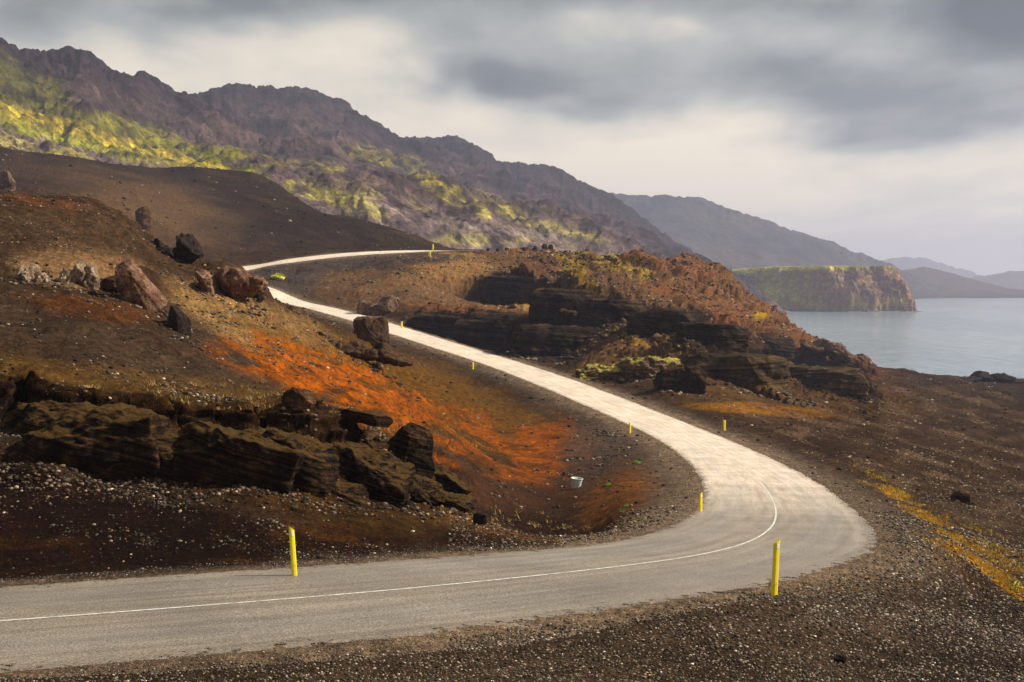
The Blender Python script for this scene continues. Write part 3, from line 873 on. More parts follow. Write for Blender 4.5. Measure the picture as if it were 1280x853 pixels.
polar_mesh('mountain', -0.62, 0.26, 1150, 640, 3500, 700, 640, base1, M_mount, color1, CR1, (34, 5, 0.11))

# blue range behind
CR2 = [(500, 215), (620, 208), (700, 222), (760, 240), (800, 245), (850, 245), (870, 247), (900, 257), (930, 267), (950, 270), (975, 281), (1000, 290), (1050, 308), (1065, 312), (1090, 322), (1115, 331), (1135, 343), (1160, 354), (1200, 364), (1260, 374)]


def range_base(crest, dc, dfoot, dback, rough, seed):
    def f(A, L, X, Y):
        uc = 640 + F * A
        vc = np.interp(uc, [p[0] for p in crest], [p[1] for p in crest])
        d_c = np.interp(uc, [p[0] for p in crest], dc) if hasattr(dc, '__len__') else dc
        zc = (358 - vc) / F * d_c
        t = (Y - dfoot) / (d_c - dfoot)
        up = np.clip(t, -.5, 1)
        prof = np.where(t < 1, np.sign(up) * np.abs(up) ** 1.25, 1 - 0.7 * np.clip((Y - d_c) / (dback - d_c), 0, 1))
        Z = LAKE - 3 + (zc - LAKE) * prof
        m = np.clip(prof, 0, 1)
        wx = X + 150 * fbm(X, Y, None, 900, 2, seed)
        Z = Z + m * (fbm(wx, Y * .8, None, 1100, 6, seed + 5, .5, True) - .45) * rough
        return Z
    return f


def plain_color(c1, c2, c3, wl):
    def f(X, Y, Z, N):
        n = fbm(X, Y, Z, wl, 5, 501, .6); n2 = fbm(X, Y, Z, wl / 6, 3, 511, .6)
        a = sstep(-.5, .5, n)[..., None]; b = sstep(0.1, .6, n2)[..., None] * .6
        c = np.array(c1) * (1 - a) + np.array(c2) * a
        sh = sstep(LAKE + 12, LAKE + 2, Z)[..., None]
        c = c * (1 - b) + np.array(c3) * b
        return np.clip(c * (1 - sh * .5), .01, .8)
    return f


polar_mesh('mountain', -0.12, 0.40, 620, 2700, 6500, 300, 260,
           range_base(CR2, 4000, 3050, 6500, 130, 600), M_far, plain_color((.020, .020, .028), (.060, .050, .042), (.065, .06, .03), 420), CR2, (120, 4, 0.08))
CR3 = [(700, 372), (1080, 362), (1110, 352), (1130, 340), (1150, 338), (1185, 346), (1215, 352), (1250, 362), (1300, 368), (1500, 372)]
polar_mesh('mountain', 0.15, 0.62, 420, 3700, 5200, 120, 120,
           range_base([(700, 374), (1060, 362), (1100, 352), (1130, 341), (1155, 339), (1185, 344), (1215, 350), (1250, 358), (1290, 364), (1400, 362), (1700, 350)], 4700, 3840, 5200, 40, 700), M_far, plain_color((.06, .038, .032), (.09, .058, .038), (.07, .065, .03), 400), None, (90, 4, 0.05))
CR4 = [(900, 350), (1080, 338), (1105, 325), (1130, 321), (1155, 323), (1180, 331), (1205, 338), (1235, 346), (1262, 350), (1300, 352), (1500, 355)]
polar_mesh('mountain', 0.12, 0.66, 300, 8000, 12500, 120, 100,
           range_base(CR4, 9500, 8300, 12500, 120, 800), M_far, plain_color((.09, .075, .07), (.12, .10, .08), (.1, .1, .06), 900), CR4, (200, 4, 0.06))
CR5 = [(1000, 356), (1180, 354), (1215, 351), (1240, 345), (1262, 337), (1290, 334), (1330, 330), (1500, 335), (1700, 345)]
polar_mesh('mountain', 0.18, 0.66, 260, 5600, 8000, 120, 100,
           range_base(CR5, 7000, 5800, 8000, 90, 850), M_far, plain_color((.09, .07, .06), (.12, .09, .07), (.1, .1, .06), 700), None, (150, 4, 0.05))

# ------------------------------------------------------------------ cliff headland out in the lake
PO = [(255, 1960), (300, 1850), (345, 1822), (390, 1806), (430, 1800), (470, 1800), (497, 1806), (508, 1830), (512, 1900), (505, 2050), (470, 2250), (330, 2350), (200, 2250)]
xs = np.linspace(170, 580, 430); yv = np.concatenate([np.linspace(1740, 1900, 200, endpoint=False), np.linspace(1900, 2450, 140)])
PX, PY = np.meshgrid(xs, yv)
inside = np.zeros(PX.shape, bool)
dmin = np.full(PX.shape, 1e9)
for i in range(len(PO)):
    (ax, ay), (bx, by) = PO[i], PO[(i + 1) % len(PO)]
    t = np.clip(((PX - ax) * (bx - ax) + (PY - ay) * (by - ay)) / ((bx - ax) ** 2 + (by - ay) ** 2), 0, 1)
    dmin = np.minimum(dmin, np.hypot(PX - ax - t * (bx - ax), PY - ay - t * (by - ay)))
    cond = ((ay > PY) != (by > PY)) & (PX < (bx - ax) * (PY - ay) / (by - ay + 1e-9) + ax)
    inside ^= cond
sdp = np.where(inside, dmin, -dmin)
sdp = sdp + fbm(PX, PY, None, 75, 4, 900) * 20 + (fbm(PX, PY, None, 34, 4, 903, .6, True) - .45) * 13
gentle = sstep(400, 320, PX)            # the green grassy flank on the left
Wd = 26 + 70 * gentle
top = 26 + fbm(PX, PY, None, 120, 3, 905) * 1.6 - sstep(480, 515, PX) * 7 - np.clip((PY - 1900) / 550, 0, 1) * 4
t = np.clip(sdp / Wd, 0, 1)
prof = np.where(gentle > .5, t ** 0.9, np.clip(t * 1.15, 0, 1) ** 0.75)
prof = t ** (0.62 + .35 * gentle)
talus = np.clip((sdp + 16) / 22, 0, 1)
PZ = LAKE - 3 + talus * 6 + prof * (top - LAKE - 3)
PZ += np.clip(t * (1 - t) * 4, 0, 1) * fbm(PX, PY, None, 18, 4, 910) * 3.2
# low spit off the right tip
spit = np.exp(-((PY - 1812) / 9) ** 2) * sstep(548, 500, PX) * sstep(470, 500, PX)
PZ = np.maximum(PZ, LAKE - 3 + spit * 4.6)
Np = normals(PX, PY, PZ)
dd_ = fbm(PX, PY, PZ * 2.5, 12, 4, 920, .6) * 2.2 * sstep(.1, .5, 1 - Np[..., 2])
Xp = PX + Np[..., 0] * dd_; Yp = PY + Np[..., 1] * dd_; Zp = PZ + Np[..., 2] * dd_
slp = 1 - Np[..., 2]
nA = fbm(PX, PY, PZ, 30, 4, 930, .6); nB = fbm(PX, PY, PZ * 2, 8, 4, 940, .6)
pc = np.empty(PX.shape + (3,)); pc[:] = (0.17, 0.13, 0.035)


def scp(m, c):
    global pc
    m = np.clip(m, 0, 1)[..., None]; pc = pc * (1 - m) + np.array(c) * m


scp(sstep(-.2, .4, nA) * .8, (0.40, 0.32, 0.04))
scp(sstep(430, 480, PX) * .6, (0.12, 0.09, 0.035))
rockm = sstep(.12, .3, slp) * np.clip(1 - gentle * .9 + nA * .5, 0, 1)
scp(rockm, (0.16, 0.085, 0.055))
scp(rockm * sstep(0, .5, nB) * .7, (0.30, 0.17, 0.10))
scp(rockm * sstep(.0, .4, perlin(PZ * .22 + nA * 1.2, PX * .01, None, 951)) * .7, (0.085, 0.05, 0.036))
scp(rockm * sstep(0, .5, -nB) * .6, (0.075, 0.045, 0.035))
scp(sstep(.08, .25, slp) * gentle * .8, (0.17, 0.17, 0.035))
scp(sstep(LAKE + 26, LAKE + 8, PZ) * sstep(.1, .5, nA + .15) * .8 * rockm, (0.26, 0.21, 0.04))
rim = sstep(7, 2, top - PZ)
scp(rim * sstep(450, 410, PX + nA * 30), (0.46, 0.38, 0.04)); scp(rim * sstep(410, 450, PX + nA * 30), (0.16, 0.125, 0.04))
scp(gentle * sstep(LAKE + 34, LAKE + 18, PZ) * sstep(-.3, .3, nA) * .8, (0.34, 0.33, 0.04))
scp(sstep(LAKE + 4, LAKE + 1.5, PZ), (0.11, 0.095, 0.085))
grid_mesh('headland', Xp, Yp, Zp, np.clip(pc * 1.35, .01, .8), M_cliff)
print('far terrain done')

# ------------------------------------------------------------------ rocks
import bmesh
_ico = {}


def ico(n):
    if n not in _ico:
        bm = bmesh.new(); bmesh.ops.create_icosphere(bm, subdivisions=n, radius=1)
        _ico[n] = (np.array([v.co[:] for v in bm.verts]), np.array([[v.index for v in f.verts] for f in bm.faces]))
        bm.free()
    return _ico[n]


def rock_mesh(name, size, seed, n=5, cuts=14, rough=0.12, layer=0.0, lean=0.0, blocky=0.5, ch=(.55, .88)):
    co, fa = ico(n)
    r = np.random.RandomState(seed)
    q = co / np.maximum(np.abs(co).max(1, keepdims=True), 1e-6)      # cube
    p = co * (1 - blocky) + q * blocky * 0.8
    for i in range(cuts):                                             # broken flat faces
        nrm = r.normal(size=3); nrm /= np.linalg.norm(nrm)
        if blocky > .7 and nrm[2] < -.12: nrm[2] = -nrm[2] * .5; nrm /= np.linalg.norm(nrm)
        h = r.uniform(*ch)
        dd = p @ nrm - h
        p = p - np.clip(dd, 0, None)[:, None] * nrm * 0.93
    o = r.uniform(0, 50, 3)
    s = np.array(size)
    w = p * s
    m = s.mean()
    nrm = p / np.linalg.norm(p, axis=1, keepdims=True)
    dsp = fbm(w[:, 0] + o[0], w[:, 1] + o[1], w[:, 2] + o[2], m * .6, 6, seed, .58) * m * rough
    rid = (fbm(w[:, 0] + o[1], w[:, 1] + o[2], w[:, 2] + o[0], m * .6, 4, seed + 3, .6, True) - .5) * m * rough * .8
    w = w + nrm * (dsp + rid)[:, None]
    if layer:
        t = (w[:, 2] + lean * w[:, 0] + 0.06 * m * perlin(w[:, 0] / m * 2, w[:, 1] / m * 2)) / layer
        lv = perlin(t, t * 0 + .37, None, seed + 9)
        hz = np.stack([nrm[:, 0], nrm[:, 1], nrm[:, 2] * 0], 1)
        w = w + hz * (np.sign(lv) * np.abs(lv) ** .6 * layer * 0.28)[:, None]
    return w, fa


def rock_mat(name, c_dark, c_mid, c_lite, scale, strata=0.0, top=None, lean=0.0):
    T = NT(name)
    tc = T.n('ShaderNodeTexCoord'); pos = tc.outputs['Object']
    n1 = T.n('ShaderNodeTexNoise', _Scale=scale, _Detail=9.0, _Roughness=0.7); T.l(pos, n1.inputs['Vector'])
    n2 = T.n('ShaderNodeTexNoise', _Scale=scale * 7, _Detail=4.0, _Roughness=0.7); T.l(pos, n2.inputs['Vector'])
    c = T.ramp(n1.outputs[0], [(0.32, c_dark), (0.5, c_mid), (0.68, c_lite)])
    c = T.mix(1.0, c, T.ramp(n2.outputs[0], [(0.35, gray(.5)), (0.5, gray(1)), (0.68, gray(1.6))]), 'MULTIPLY')
    h = T.math('ADD', n1.outputs[0], T.math('MULTIPLY', n2.outputs[0], 0.3))
    if strata:
        s3 = T.n('ShaderNodeSeparateXYZ'); T.l(pos, s3.inputs[0])
        w = T.n('ShaderNodeTexNoise', noise_dimensions='1D', _Scale=strata, _Detail=5.0, _Roughness=0.7)
        T.l(T.math('ADD', T.math('ADD', s3.outputs[2], T.math('MULTIPLY', s3.outputs[0], lean)), T.math('MULTIPLY', n1.outputs[0], 0.4 / strata)), w.inputs['W'])
        c = T.mix(1.0, c, T.ramp(w.outputs[0], [(0.38, gray(.35)), (0.5, gray(1)), (0.64, gray(1.9))]), 'MULTIPLY')
        h = T.math('ADD', h, w.outputs[0])
    if top:
        g = T.n('ShaderNodeNewGeometry'); s4 = T.n('ShaderNodeSeparateXYZ'); T.l(g.outputs['Normal'], s4.inputs[0])
        f = T.math('MULTIPLY', T.math('SUBTRACT', T.math('ADD', s4.outputs[2], T.math('MULTIPLY', n1.outputs[0], 1.1)), 1.12), 4.0, clamp=True)
        c = T.mix(f, c, T.mix(1.0, T.ramp(n2.outputs[0], [(0.35, gray(.6)), (0.65, gray(1.4))]), tuple(top) + (1,), 'MULTIPLY'))
    T.l(c, T.b.inputs['Base Color']); T.b.inputs['Roughness'].default_value = .95; T.b.inputs['Specular IOR Level'].default_value = .08
    bp = T.n('ShaderNodeBump', _Strength=1.0, _Distance=0.12 / scale); T.l(h, bp.inputs['Height']); T.l(bp.outputs[0], T.b.inputs['Normal'])
    return T.m


R_dark = rock_mat('dark layered tuff', (.006, .0035, .002), (.017, .009, .0045), (.055, .028, .010), 1.9, strata=9, top=(.060, .032, .008), lean=.25)
R_brown = rock_mat('brown layered tuff', (.028, .015, .008), (.07, .036, .017), (.14, .075, .035), 1.2, strata=5, lean=.12)
R_boul = rock_mat('rough brown rock', (.016, .009, .005), (.05, .026, .013), (.13, .07, .03), .9)
R_cliff = rock_mat('dark cliff tuff', (.010, .006, .004), (.026, .015, .008), (.075, .043, .02), .22, strata=1.3, lean=.06)
R_bank = rock_mat('brown ash bank', (.022, .013, .006), (.05, .03, .012), (.10, .06, .022), .2, strata=.9, lean=-.05)
R_red = rock_mat('reddish brown rock', (.05, .022, .013), (.13, .065, .038), (.30, .19, .12), 1.5)
R_pale = rock_mat('pale crusted rock', (.07, .045, .028), (.19, .13, .08), (.42, .31, .21), 2.2)
R_black = rock_mat('black basalt', (.010, .007, .006), (.022, .015, .012), (.05, .035, .026), 1.8)
R_moss = rock_mat('mossy brown rock', (.035, .022, .014), (.10, .062, .032), (.20, .13, .07), .35, strata=1.1, top=(.34, .27, .05))
R_rub = rock_mat('rust brown rubble rock', (.04, .02, .013), (.12, .07, .042), (.25, .16, .10), .5)
R_stone = rock_mat('grey stone', (.08, .065, .055), (.20, .165, .135), (.42, .36, .30), 2.5)


def add_rock(name, label, cat, u, v, wpx, hpx, seed, mat, depth=None, sink=0.22, rz=0.0, tilt=0.0, d=None, group=None, parts=1, **kw):
    """v is where its foot meets the ground; wpx/hpx its seen size in photo pixels"""
    p = hit(u, v) if d is None else None
    if d is not None:
        x, y, z = unproj(u, v, d); p = np.array([x, y, ground(x, y)])
    dist = p[1]
    w = wpx / F * dist; h = hpx / F * dist / (1 - sink)
    dp = (depth if depth else w * .8)
    if parts > 1:
        rr_ = np.random.RandomState(seed + 1000); cs_, fs_ = [], []; nb_ = 0
        for k_ in range(parts):
            fx = (k_ + .5) / parts - .5 + rr_.uniform(-.08, .08)
            env = (1 - 1.8 * fx * fx) * rr_.uniform(.4, 1.0)
            c0, f0 = rock_mesh(name, (w / parts * rr_.uniform(.7, 1.5), dp / 2 * rr_.uniform(.6, 1), h / 2 * 1.15 * env), seed + 17 * k_, **kw)
            tl = rr_.uniform(-.2, .2); c1_, s1_ = math.cos(tl), math.sin(tl); t2 = rr_.uniform(0, 3)
            c0 = np.stack([c0[:, 0] * c1_ - c0[:, 2] * s1_, c0[:, 1], c0[:, 0] * s1_ + c0[:, 2] * c1_], 1)
            c0[:, 2] += -c0[:, 2].min(); c0 += np.array([fx * w * .95, rr_.uniform(-.25, .25) * dp, 0])
            cs_.append(c0); fs_.append(f0 + nb_); nb_ += len(c0)
        co, fa = np.vstack(cs_), np.vstack(fs_)
    else:
        co, fa = rock_mesh(name, (w / 2 * 1.08, dp / 2, h / 2 * 1.1), seed, **kw)
    c, s = math.cos(tilt), math.sin(tilt)
    co = np.stack([co[:, 0] * c - co[:, 2] * s, co[:, 1], co[:, 0] * s + co[:, 2] * c], 1)
    zmin = co[:, 2].min()
    co[:, 2] -= zmin
    o = raw_mesh(name, co, fa, None, mat)
    o.location = (p[0], p[1] + dp * .25, p[2] - sink * h); o.rotation_euler = (0, 0, rz)
    tag(o, label, cat, group)
    ROCKS.append((p[0], p[1], w))
    return o


ROCKS = []
add_rock('boulder', 'big wedge shaped boulder with pale right edge on the left slope', 'rock', 168, 380, 60, 58, 11, R_red, cuts=12, blocky=.95, tilt=.62, rough=.07, rz=.5, n=6, sink=.3)
add_rock('boulder', 'low reddish boulder touching the wedge shaped boulder on its left', 'rock', 134, 364, 52, 32, 12, R_brown, cuts=18, blocky=.6, tilt=.3, rough=.16, sink=.35, parts=2)
add_rock('boulder', 'black square boulder standing below the wedge shaped boulder', 'rock', 221, 415, 34, 36, 13, R_black, cuts=16, blocky=.9, rough=.07, sink=.3)
add_rock('boulder', 'upright craggy boulder on the skyline of the left slope', 'rock', 178, 286, 24, 32, 14, R_brown, cuts=14, blocky=.5, rough=.16, layer=.2, sink=.3)
add_rock('rock_outcrop', 'dark jagged outcrop on the slope crest right of the upright boulder', 'rock outcrop', 222, 328, 66, 30, 15, R_black, cuts=16, rough=.2, tilt=.45, blocky=.6, parts=4, sink=.4)
add_rock('rock_outcrop', 'sunlit craggy outcrop at the slope crest beside the hidden road bend', 'rock outcrop', 284, 372, 92, 50, 16, R_red, cuts=14, rough=.2, tilt=.45, blocky=.5, parts=6, sink=.35)
add_rock('boulder', 'small dark boulder right of the sunlit craggy outcrop', 'rock', 318, 374, 24, 22, 17, R_black, cuts=12, rough=.14, sink=.35)
add_rock('rock_outcrop', 'pale crusted outcrop left of the wedge shaped boulder', 'rock outcrop', 84, 354, 66, 32, 18, R_pale, cuts=14, rough=.25, parts=5, sink=.4)
add_rock('rock_outcrop', 'low pale rubble outcrop near the left edge of the slope', 'rock outcrop', 30, 350, 70, 18, 19, R_pale, cuts=14, rough=.25, parts=6, sink=.4)
add_rock('boulder', 'rounded rusty boulder at the far left of the slope crest', 'rock', 6, 238, 26, 24, 20, R_rub, cuts=12, rough=.16, sink=.3)
add_rock('boulder', 'large brown blocky boulder standing in front of the far road', 'rock', 463, 430, 50, 40, 21, R_boul, cuts=16, blocky=.8, rough=.13, n=6, sink=.3)
add_rock('rock_outcrop', 'flat dark ledge below the large blocky boulder', 'rock outcrop', 452, 448, 100, 16, 22, R_boul, cuts=14, blocky=.6, rough=.2, tilt=-.2, parts=6, sink=.45)
add_rock('rock_outcrop', 'rust brown outcrop beyond the far road behind the blocky boulder', 'rock outcrop', 480, 393, 66, 28, 23, R_rub, cuts=12, rough=.25, parts=4, sink=.3)
add_rock('boulder', 'small pinkish boulder left of the hidden road bend', 'rock', 366, 390, 20, 10, 24, R_red, cuts=12, rough=.14, sink=.35, parts=2)
LED = dict(cuts=14, blocky=.95, ch=(.70, 1.0), rough=.15, layer=.085, lean=.30, n=6)
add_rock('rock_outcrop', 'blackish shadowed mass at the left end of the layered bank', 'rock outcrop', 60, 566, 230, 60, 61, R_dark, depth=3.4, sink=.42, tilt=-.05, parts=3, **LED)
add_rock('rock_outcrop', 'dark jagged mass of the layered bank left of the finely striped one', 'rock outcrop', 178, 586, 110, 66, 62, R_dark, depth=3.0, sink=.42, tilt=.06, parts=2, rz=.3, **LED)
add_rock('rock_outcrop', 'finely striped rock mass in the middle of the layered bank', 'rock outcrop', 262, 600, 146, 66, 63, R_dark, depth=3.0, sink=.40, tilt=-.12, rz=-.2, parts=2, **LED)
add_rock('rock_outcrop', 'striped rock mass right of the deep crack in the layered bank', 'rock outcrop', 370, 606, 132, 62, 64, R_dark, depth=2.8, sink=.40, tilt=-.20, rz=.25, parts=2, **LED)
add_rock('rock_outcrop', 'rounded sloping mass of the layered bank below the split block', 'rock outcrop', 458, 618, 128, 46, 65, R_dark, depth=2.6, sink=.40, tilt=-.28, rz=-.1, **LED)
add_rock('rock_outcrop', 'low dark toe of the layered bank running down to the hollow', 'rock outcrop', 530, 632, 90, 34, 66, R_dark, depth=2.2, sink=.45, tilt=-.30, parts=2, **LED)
add_rock('boulder', 'tilted split block of layered rock standing over the orange slope', 'rock', 510, 590, 82, 60, 41, R_dark, cuts=18, blocky=.8, rough=.09, layer=.09, lean=.25, tilt=-.25, n=6, sink=.3)
add_rock('boulder', 'small layered block between the split block and the orange slope', 'rock', 440, 532, 56, 24, 42, R_dark, cuts=14, blocky=.7, layer=.08, tilt=-.1, sink=.35, parts=2)
add_rock('boulder', 'dark smooth boulder under the right end of the split block', 'rock', 553, 620, 76, 32, 43, R_dark, cuts=14, rough=.12, tilt=-.5, sink=.4, layer=.1)
add_rock('boulder', 'rust stained boulder sunk in the orange slope', 'rock', 372, 503, 44, 20, 44, R_brown, cuts=14, blocky=.5, rough=.16, sink=.35)
add_rock('boulder', 'small black boulder on the bank below the split block', 'rock', 600, 656, 20, 14, 45, R_black, cuts=12, sink=.35)
CLF = dict(cuts=14, blocky=.97, ch=(.78, 1.1), rough=.11, layer=.55, lean=.06, n=6, sink=.35)
for i_, (u_, v_, w_, h_, m_, lb_) in enumerate([
        (560, 421, 84, 26, R_cliff, 'left end of the long black cliff directly behind the far road'),
        (622, 434, 104, 36, R_cliff, 'middle of the long black cliff directly behind the far road'),
        (696, 446, 96, 38, R_cliff, 'right end of the long black cliff, ending at the mossy outcrop'),
        (650, 368, 76, 18, R_cliff, 'low dark cliff step below the mossy knob of the rubble headland'),
        (706, 390, 84, 28, R_cliff, 'dark cliff block above the right end of the long black cliff'),
        (768, 404, 84, 30, R_cliff, 'dark layered cliff block directly above the mossy outcrop'),
        (832, 418, 84, 32, R_cliff, 'dark cliff block above the overhanging block of the brown bank'),
        (892, 434, 84, 28, R_cliff, 'dark undercut cliff block below the red slope of the headland'),
        (954, 446, 76, 20, R_cliff, 'low dark cliff block near the tip of the headland'),
        (925, 484, 124, 36, R_bank, 'tall left part of the brown ash bank right of the overhanging block'),
        (1020, 486, 120, 22, R_bank, 'low right part of the brown ash bank above the ochre patch')]):
    add_rock('cliff', lb_, 'cliff', u_, v_, w_ * 1.2, h_, 151 + i_, m_, depth=w_ / F * 300 * .6, rz=(i_ % 3 - 1) * .22, tilt=-.05, **CLF)
add_rock('rock_outcrop', 'brown rock outcrop capped with yellow moss beside the overhang', 'rock outcrop', 788, 478, 112, 72, 51, R_moss, cuts=14, blocky=.9, ch=(.66, 1.0), parts=2, rough=.2, layer=.5, n=6, sink=.2)
add_rock('rock_outcrop', 'dark overhanging block standing in for the shaded recess at the end of the brown bank', 'rock outcrop', 856, 492, 50, 60, 52, R_dark, cuts=14, blocky=.85, rough=.12, layer=.5, sink=.15, n=6, parts=2)  # dark rock mass put where the bank has a shaded recess
add_rock('rock_outcrop', 'blocky low rock on the lake shore at the right edge', 'rock outcrop', 1240, 478, 70, 12, 53, R_black, cuts=12, blocky=.6, rough=.16, parts=4)
add_rock('boulder', 'pointed brown boulder on the right slope above the lichen', 'rock', 1200, 628, 30, 14, 54, R_brown, cuts=14, rough=.15, sink=.35)
add_rock('rock_outcrop', 'craggy mossy knob on top of the rubble headland', 'rock outcrop', 735, 330, 60, 14, 55, R_moss, cuts=14, rough=.28, d=400, parts=5, sink=.4)
add_rock('rock_outcrop', 'dark red tip rock of the rubble headland at the water', 'rock outcrop', 1040, 458, 76, 16, 56, R_rub, cuts=14, rough=.22, tilt=-.4, blocky=.6, n=6, parts=4, sink=.35)
add_rock('boulder', 'reddish stone lying on the dark gravel near the bottom right', 'rock', 1226, 790, 12, 5, 57, R_red, cuts=12)
add_rock('boulder', 'small dark stone on the gravel at the bottom', 'rock', 1050, 830, 18, 10, 58, R_black, cuts=14, rough=.15)

# marker stones along the upper road, copied one by one
st_lab = 'dark block in the row edging the upper road on the skyline'
first = None
def crest(u, d0, d1):
    best = None
    for d in np.linspace(d0, d1, 90):
        a_ = (u - 640) / F / cp; g = ground(a_ * d, d)
        if best is None or g / d > best[0]: best = (g / d, a_ * d, d)
    return best[1], best[2], 0


for i, (u, sz) in enumerate([(610, 4), (622, 4.5), (634, 5), (644, 4), (655, 5), (669, 5), (681, 7), (688, 6)]):
    x, y, z = crest(u, 340, 450)
    s_ = sz / F * y * 0.62
    if first is None:
        co, fa = rock_mesh('kerb_stone', (1, 1, 1), 77, n=3, cuts=14, blocky=.8)
        o = raw_mesh('kerb_stone', co, fa, None, R_black); first = o
    else:
        o = first.copy(); C.objects.link(o)
    g = ground(x, y)
    o.location = (x, y, g + s_ * .55); o.scale = (s_, s_, s_ * .9); o.rotation_euler = (0, 0, i * 1.7)
    tag(o, st_lab, 'stone', 'blocks edging the upper road')

# ------------------------------------------------------------------ scattered gravel stones (uncountable)
def scatter(name, n_want, prob, pxmin, pxmax, mat, seed, minm=0.02, rgb=None, power=2.2):
    r = np.random.RandomState(seed)
    w = prob.ravel(); w = w / w.sum()
    idx = r.choice(w.size, n_want, p=w)
    x = X1.ravel()[idx]; y = Y1.ravel()[idx]; z = Z1.ravel()[idx]
    px = pxmin + (pxmax - pxmin) * r.uniform(size=n_want) ** power
    s = np.maximum(px / F * y * .5, minm)
    co, fa = ico(1)
    nv = len(co)
    allv = np.empty((n_want, nv, 3), np.float32)
    base = []
    for k_ in range(14):
        a_, f_ = rock_mesh('', (1, .8, .6), 500 + k_, n=1, cuts=7, rough=.05, blocky=.6); base.append(a_)
    base = np.array(base)
    th = r.uniform(0, 6.28, n_want); ct, st_ = np.cos(th), np.sin(th)
    b = base[r.randint(0, 14, n_want)] * (s * 1.0)[:, None, None]
    allv[..., 0] = b[..., 0] * ct[:, None] - b[..., 1] * st_[:, None] + x[:, None]
    allv[..., 1] = b[..., 0] * st_[:, None] + b[..., 1] * ct[:, None] + y[:, None]
    allv[..., 2] = b[..., 2] + (z + s * .22)[:, None]
    F_ = (fa[None] + (np.arange(n_want) * nv)[:, None, None]).reshape(-1, 3)
    br = r.lognormal(0, .6, n_want)[:, None, None]
    cc_ = np.array(rgb)[r.randint(0, len(rgb), n_want)][:, None, :] * br
    cc_ = np.repeat(cc_, nv, 1).reshape(-1, 3).clip(.005, .7)
    return raw_mesh(name, allv.reshape(-1, 3), F_, cc_, mat, 'stuff', smooth=False)


T = NT('loose stone')
at = T.n('ShaderNodeAttribute', attribute_name='tint')
geo = T.n('ShaderNodeNewGeometry'); nn = T.n('ShaderNodeTexNoise', _Scale=25.0, _Detail=4.0); T.l(geo.outputs['Position'], nn.inputs['Vector'])
T.l(T.mix(1.0, at.outputs['Color'], T.ramp(nn.outputs[0], [(0.3, gray(.6)), (0.7, gray(1.4))]), 'MULTIPLY'), T.b.inputs['Base Color'])
T.b.inputs['Roughness'].default_value = .9; T.b.inputs['Specular IOR Level'].default_value = .12
M_stone = T.m
U1, V1 = proj(X1, Y1, Z1)
infr = (U1 > -60) & (U1 < 1340) & (V1 < 900) & (Y1 > 12)
off = sstep(HALF + .1, HALF + .8, Dq)
clump = sstep(.0, .6, fbm(X, Y, Z, 4.0, 4, 701, .6))
streak = sstep(0.0, .4, n_s)


def B(u, v, ru, rv, ang=0, **k): return blob(u, v, ru, rv, ang, .9, .5, **k)


flat = sstep(.32, .18, slope) * (1 - .9 * np.clip(stp, 0, 1))
pr = infr * off * flat * (0.02 + clump * (
    .9 * B(140, 600, 260, 22, 14) + .9 * B(130, 475, 260, 14, 8) + .8 * B(150, 420, 260, 50, 12, dmax=140)
    + .8 * B(80, 340, 80, 26, 5, dmax=140) + .5 * B(110, 640, 130, 40, 10) + .6 * B(560, 632, 120, 14, 12) + .5 * B(420, 690, 120, 12, 4)
    + 1.2 * B(745, 580, 50, 45, dmin=50) + .5 * B(620, 600, 100, 20, 10, dmin=50) + .8 * B(650, 655, 110, 20, 8)) * (0.3 + streak))
# rubble fallen along the foot of the layered bank
talus_ = infr * B(290, 612, 300, 16, 6, dmin=30, dmax=46) * (Y < 46)
rk_pr = np.zeros_like(X)
for rx_, ry_, rw_ in ROCKS:
    if ry_ > 240: continue
    q_ = np.hypot(X1 - rx_, Y1 - ry_) / (rw_ * .5)
    rk_pr = np.maximum(rk_pr, np.exp(-((q_ - 1) / .35) ** 2))
scatter('gravel', 8000, infr * off * (rk_pr + .0005 + .25 * talus_), 1.5, 10, M_stone, 800, .02, [(.06, .04, .026), (.10, .07, .045), (.035, .022, .015), (.15, .10, .065)], 2.6)
scatter('gravel', 16000, pr, 1.6, 7.5, M_stone, 801, .02, [(.10, .08, .062), (.15, .122, .095), (.05, .038, .03), (.12, .08, .045), (.03, .02, .015)], 4.6)
pr2 = infr * off * flat * (B(330, 405, 120, 34, 22, dmax=170) * 1.2 + .5 * B(600, 345, 110, 34, 18, dmin=240) + .35 * B(100, 260, 160, 60, 5, dmax=140)
                    + 1.0 * B(1120, 560, 240, 70, 12, dmin=60) * (0.05 + streak) + .8 * B(1230, 650, 160, 60, 20, dmin=36))
scatter('gravel', 16000, pr2, 1.3, 4.0, M_stone, 802, .02, [(.17, .125, .08), (.24, .18, .11), (.10, .07, .045)], 2.5)
pr3 = infr * sstep(HALF + .0, HALF + 1.0, Dq) * (Y < 60) * ((U > 560) | (Y < 22)) * (V1 > 600) * (0.4 + clump)
scatter('gravel', 45000, pr3, 2.0, 6.0, M_stone, 803, .012, [(.13, .10, .072), (.08, .058, .04), (.21, .165, .12), (.04, .028, .02)], 1.8)
pr4 = infr * sstep(HALF - .8, HALF + .1, Dq + .5 * n_a) * sstep(HALF + 1.6, HALF + .2, Dq) * (Y < 120)
scatter('gravel', 15000, pr4, 1.0, 2.6, M_stone, 804, .01, [(.14, .11, .085), (.22, .18, .14), (.09, .07, .055)], 2)
pr5 = infr * head2 * (Y > 250) * (0.15 + clump) * (V1 < 460)
scatter('gravel', 9000, pr5, 1.5, 6.5, M_stone, 805, .1, [(.12, .08, .05), (.20, .14, .09), (.05, .033, .024), (.17, .085, .05)], 3)

